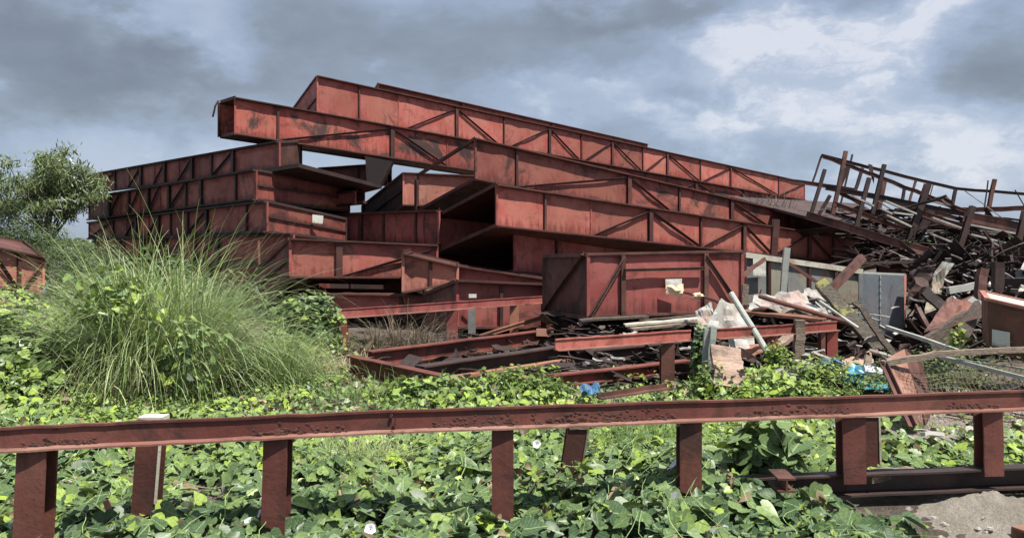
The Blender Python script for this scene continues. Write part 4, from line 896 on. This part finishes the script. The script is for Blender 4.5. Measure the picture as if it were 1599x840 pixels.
# creeping stems
m_ = 420; sx_, sy_ = fan(m_, 3.4, 8.5); kk = density(sx_, sy_) > .5; sx_, sy_ = sx_[kk], sy_[kk]; m_ = len(sx_)
ang = rng.random(m_) * 6.28; L_ = rng.uniform(.3, .9, m_); tt = np.linspace(0, 1, 9)
px_ = sx_[:, None] + np.cos(ang)[:, None] * L_[:, None] * tt + .05 * np.sin(tt * 7 + ang[:, None]); py_ = sy_[:, None] + np.sin(ang)[:, None] * L_[:, None] * tt
pz_ = canopy(px_.ravel(), py_.ravel()).reshape(px_.shape) + .02 + .05 * np.sin(tt * 3.1)[None]
o = link('stems', stalks(np.stack([px_, py_, pz_], 2), 'stems', VINE, rng.uniform(.35, .8, m_), .005, (0, 5, 0), .5), th); o['kind'] = 'stuff'
def flower_mesh():
    mb = MB(); n = 12
    rs = [(.004, -.05), (.008, -.02), (.03, .0), (.048, .004)]
    for r, zz_ in rs:
        for i in range(n): a = 2*math.pi*i/n; rr = r * (1 + (.10 * math.cos(5 * a) if r > .02 else 0)); mb.v.append(V((rr*math.cos(a), rr*math.sin(a), zz_)))
    for j in range(3):
        for i in range(n): mb.f.append((j*n+i, j*n+(i+1) % n, (j+1)*n+(i+1) % n, (j+1)*n+i))
    return mb.mesh('flower', V((0, 0, 0)), PETAL, True)
fm = flower_mesh()
for px, py, d in ((390, 822, 4.05), (411, 808, 4.1), (578, 832, 4.0), (950, 739, 4.9), (838, 699, 5.6), (915, 716, 5.3), (1132, 835, 4.0), (246, 836, 4.0)):
    o = link('flower', fm, th, at(px, py - 6, d) - V((0, 5, 0))); o.scale = (.62,) * 3; o.rotation_euler = (R(random.uniform(35, 70)), R(random.uniform(-20, 20)), 0)

# tall grass clumps
def clump(label, cx, cy, rad, n, hmin, hmax, spread, tlo, thi, name='grass_clump', wd=.014, zb=0.0, group='tall grass clumps', skew=0.0, mat=BLADE):
    r = rad * np.sqrt(rng.random(n)); a = rng.random(n) * 6.283; nc = 7 if rad > .5 else 3
    cc = rng.normal(0, .42 * rad, (nc, 2)); wch = rng.integers(0, nc, n); cs = rng.uniform(.72, 1.12, nc)[wch]
    bx, by = cx + r * .62 * np.cos(a) + cc[wch, 0], cy + (r * .62 * np.sin(a) + cc[wch, 1]) * .8
    oa = np.where(rng.random(n) < .75, a + rng.normal(0, .5, n), rng.random(n) * 6.283)
    tilt = np.abs(rng.normal(0, spread, n)) + .25 * r / rad
    L_ = cs * rng.uniform(hmin, hmax, n) * (1 - .28 * (r / rad) ** 2); bend = rng.uniform(.7, 2.3, n) * (.6 + tilt)
    k = 10; t_ = np.linspace(0, 1, k)
    th_ = tilt[:, None] + bend[:, None] * t_[None] ** 1.7 + (rng.random((n, 1)) < .16) * rng.uniform(.5, 1.8, (n, 1)) * (t_[None] > rng.uniform(.3, .8, (n, 1)))
    oa = oa + .25 * (wch - nc / 2) / nc
    ds = L_[:, None] / (k - 1)
    hz = np.cumsum(np.sin(th_) * ds, 1) - np.sin(th_[:, :1]) * ds; vz = np.cumsum(np.cos(th_) * ds, 1) - np.cos(th_[:, :1]) * ds
    X = bx[:, None] + hz * np.cos(oa)[:, None] + skew * t_ ** 2; Y = by[:, None] + hz * np.sin(oa)[:, None] * .8
    Z = np.maximum(zb + vz, .03)
    tint = np.clip(rng.uniform(tlo, thi, n) + .25 * (cs - .92), 0, 1)
    o = link(name, stalks(np.stack([X, Y, Z], 2), name, mat, tint, wd * rng.uniform(.6, 1.3, n), (cx, cy, 0)), None, V((cx, cy, 0)))
    return tag(o, label, 'grass clump', group)
clump('big clump of tall arching grass at left, highest tips over the stacked girders', -3.8, 8.0, .60, 4000, 1.25, 2.45, .24, .10, .95)
clump('sparse extra long pale stems rising above the big grass clump', -3.75, 7.8, .5, 380, 1.6, 2.45, .28, .6, 1.0, wd=.013)
clump('lower grass clump spilling right from the big clump', -2.95, 8.4, .45, 1100, .7, 1.35, .40, .1, .8)
clump('feathery pale grass mass reaching towards the vine covered block', -2.75, 9.2, .55, 1500, .6, 1.25, .5, .3, 1.0, wd=.010)
clump('dead brown thatch sagging at the foot of the big grass clump', -3.6, 7.45, .8, 900, .4, 1.0, .9, .3, 1.0, mat=DRY, name='dead_grass')
clump('lower grass clump at the left edge of the big clump', -4.9, 7.9, .5, 900, .6, 1.15, .5, .1, .6)
clump('fine bright grass among the vines left of the ground frame', -1.3, 7.2, .9, 1500, .15, .40, .5, .0, .5, wd=.007, zb=.1)
clump('fine bright grass among the vines behind the right part of the front rail', 1.3, 6.3, 1.0, 1500, .15, .38, .5, .0, .6, wd=.006, zb=.1)
clump('young bright green grass in front of the big clump', -3.9, 7.0, .8, 900, .3, .65, .5, .0, .4)
clump('fine dry grass tuft among the vines behind the front rail', -1.0, 5.4, .35, 700, .25, .45, .6, .4, 1.0, wd=.005, zb=.08)
clump('tuft of dry yellow grass at the foot of the vine covered post', -2.0, 9.3, .6, 900, .3, .7, .8, .6, 1.0, mat=DRY)
clump('dark dry brush heaped between the second rail posts', -1.5, 11.2, .95, 3000, .4, 1.0, .85, .0, .3, mat=DRY, name='dry_brush')
clump('grey reeds on the far bank by the pink girder', -6.6, 12.5, 1.5, 1600, .5, 1.1, .5, .2, .8, mat=DRY, name='dry_reeds')
clump('dead twigs sprouting on the long red slope below the frame', 8.6, 26.0, .9, 160, 1.0, 2.0, .25, .0, .3, mat=DRY, name='dead_twigs', zb=2.5, wd=.03)

# vine covered post
solo('concrete_post', MB().prism(at(487, 575, 10.3), at(487, 464, 10.3), RECT(.42, .4), (0, -1, 0), 4, jit=.01), GREY,
     'pale block post wrapped in vines at the end of the second rail', 'post')
def shrub(label, c, r, n, lsz, mat=SHRUB, tl=(.1, .9), name='weed_bush', cat='bush', grp='leafy weeds and bushes', tm=OVAL, tf=OF, stem=True, squash=1.0, trunk=None, shell=.5):
    c = V(c); th = thing(name, label, cat, V((c.x, c.y, max(0, c.z - r[2]))), grp)
    d = rng.normal(size=(n, 3)); d /= np.linalg.norm(d, axis=1, keepdims=True); rr = rng.random(n) ** shell
    lump = np.array([noise.noise(V(q) * 2.3 + V((c.x, c.y, 0))) for q in d]); rr = rr * (1 + .5 * lump)
    P = np.array(c)[None] + d * rr[:, None] * np.array(r)[None]; P[:, 2] = np.maximum(P[:, 2], .03)
    N = d * .7 + rng.normal(0, .55, (n, 3)) + np.array([0, 0, .6]); ti = np.clip(rng.uniform(tl[0], tl[1], n) + .25 * lump, 0, 1)
    o = link('foliage', leafmesh('foliage', P, N, rng.uniform(.6, 1.25, n) * lsz, ti, tm, tf, mat, tuple(th.location)), th); o['kind'] = 'stuff'
    if stem:
        k = 9; b0 = np.array([c.x, c.y, max(0, c.z - r[2])]); mm = 26; ends = P[rng.integers(0, n, mm)]; t_ = np.linspace(0, 1, k)[None, :, None]
        pts = b0 + rng.normal(0, .04, (mm, 1, 3)) * [1, 1, 0] + (ends[:, None] - b0) * t_ + np.array([0, 0, 1]) * .15 * r[2] * np.sin(t_ * 3.14)
        link('stem', stalks(pts, 'stem', mat, rng.uniform(.3, .6, mm), .012, tuple(th.location)), th)
    return th
shrub('vine foliage wrapping the pale block post', (-2.66, 9.9, .50), (.46, .32, .50), 3200, .075, VINE, (.1, .8), tm=HEART, tf=HF)
shrub('thick bright weeds growing round the two pale studs', (1.95, 7.5, .20), (.20, .20, .26), 1300, .05, tl=(.3, .9))
shrub('dark vines climbing behind the third rail post', (2.02, 8.2, .42), (.10, .12, .34), 420, .06, VINE, (0, .5), tm=HEART, tf=HF)
shrub('bright low bush below the lichen plank', (3.2, 8.0, .20), (.50, .35, .26), 3200, .042, tl=(.3, 1))
shrub('feathery bush beside the cyan bag', (3.4, 7.5, .16), (.42, .3, .2), 1900, .04, tl=(.3, .9))
shrub('small yellow green bush in front of the grey timber stump', (2.85, 8.3, .42), (.15, .15, .16), 420, .05, tl=(.5, 1))
shrub('leafy weeds spreading in front of the ground frame', (.1, 7.35, .18), (.55, .35, .28), 2400, .06, tl=(.3, .9))
shrub('weeds growing at the corner of the ground frame', (-.75, 7.3, .15), (.55, .3, .22), 1800, .065, VINE, tm=HEART, tf=HF, tl=(.3, .9))
shrub('weeds right of the third rail post', (2.45, 7.3, .15), (.6, .4, .26), 2200, .055, VINE, tm=HEART, tf=HF, tl=(.4, 1))
shrub('bright vine mound at the left edge below the tall grass', (-5.2, 7.4, .50), (.9, .7, .46), 4200, .085, VINE, (.05, .75), tm=HEART, tf=HF)
shrub('bright climbing leaves near the top of the big grass clump', (-3.85, 7.35, 1.12), (.5, .25, .3), 220, .08, VINE, (.3, .9), tm=HEART, tf=HF)
shrub('climbing leaves on the right shoulder of the big grass clump', (-3.15, 7.3, .62), (.6, .25, .45), 260, .07, VINE, (.2, .8), tm=HEART, tf=HF)
shrub('yellow green sapling tip standing before the brown box', (at(1495, 535, 8.2).x, 8.2, .60), (.10, .08, .16), 160, .06, tl=(.8, 1), name='sapling', cat='sapling')
shrub('wiry green creeper behind the wire mesh', (4.3, 7.6, .30), (.95, .4, .33), 2600, .035, tl=(.0, .6))
shrub('dark undergrowth behind the big grass clump', (-5.6, 12.0, .7), (1.8, .8, .75), 5000, .10, tl=(.0, .35))
shrub('big leaf climbing weed in front of the right hand vines', (1.62, 4.9, .30), (.22, .2, .22), 130, .15, VINE, (.1, .5), tm=HEART, tf=HF)

# tree at left
def tree(label, base_, h, crown_c, cr_, n, lsz, tl, grp='trees at the far left'):
    base_ = V(base_); th = thing('tree', label, 'tree', base_, grp)
    mb = MB(); mb.prism(base_, V((base_.x + .1, base_.y, h * .45)), TUBE(.10, 8), (0, -1, 0), 4, jit=.03, taper=.6)
    k0 = V((base_.x + .1, base_.y, h * .42)); tips = []
    part(th, 'trunk', mb, BARK)
    mb = MB()
    for i in range(22):
        a = random.uniform(0, 6.28); el = random.uniform(-.25, 1.4); rr = random.uniform(.5, 1.12)
        tip = V((crown_c[0] + cr_[0] * rr * math.cos(a) * math.cos(el), crown_c[1] + cr_[1] * rr * math.sin(a) * math.cos(el), crown_c[2] + cr_[2] * rr * math.sin(el)))
        mb.prism(k0 - V((0, 0, random.uniform(0, .5))), tip, TUBE(.035, 5), (0, -1, 0), 5, jit=.05, taper=.15, bow=V((0, 0, .12))); tips.append(tip)
        for q in range(3):
            m0 = k0.lerp(tip, random.uniform(.5, .9)); t2 = m0 + V((random.uniform(-.6, .6), random.uniform(-.6, .6), random.uniform(-.2, .5))); mb.prism(m0, t2, TUBE(.014, 4), (0, -1, 0), 3, jit=.03, taper=.3); tips.append(t2)
    part(th, 'limbs', mb, BARK)
    ti = np.array([tuple(t_) for t_ in tips]); pick = rng.integers(0, len(ti), n)
    P = ti[pick] + rng.normal(0, 1, (n, 3)) * np.array([.19, .19, .11]) - np.array([0, 0, .08])
    hd = rng.normal(0, .6, (n, 3)) + np.array([0, 0, -1.0]); N = rng.normal(size=(n, 3)) + np.array([0, -.3, .5])
    tt_ = np.clip(rng.uniform(tl[0], tl[1], n) + .3 * (rng.random(len(ti))[pick] - .5), 0, 1)
    o = link('crown', leafmesh('crown', P, N, rng.uniform(.7, 1.3, n) * lsz, tt_, LANCE, LF, TREEL, tuple(base_), hd), th); o['kind'] = 'stuff'
tree('airy tree with fine drooping leaves at the left end of the stacked girders', (-14.6, 24, 0), 4.6, (-14.5, 24, 3.0), (1.75, 1.5, 1.65), 9500, .22, (.35, 1))
shrub('dark dense bush beneath the airy tree', (-15.0, 23, 1.5), (1.9, 1.2, .95), 9000, .2, TREEL, (.0, .5), tm=LANCE, tf=LF)
shrub('dull scrub between the airy tree and the stacked girders', (-11.8, 21, .95), (1.4, 1.0, .8), 5000, .16, TREEL, (.0, .6), tm=LANCE, tf=LF)
# far scrub on the horizon
n = 26000; X = rng.uniform(-160, 170, n); Y = rng.uniform(95, 120, n); hh = 2.2 + 1.6 * vnoise(X, Y * 0, .07) + .8 * vnoise(X, Y * 0, .4)
P = np.stack([X, Y, rng.random(n) * np.maximum(hh, .6)], 1)
o = link('distant_scrub', leafmesh('distant_scrub', P, rng.normal(size=(n, 3)) + [0, -.5, .6], rng.uniform(.8, 1.7, n), rng.uniform(0, .6, n), OVAL, OF, TREEL)); tag(o, 'low line of scrub along the far horizon', 'scrub', kind='stuff')
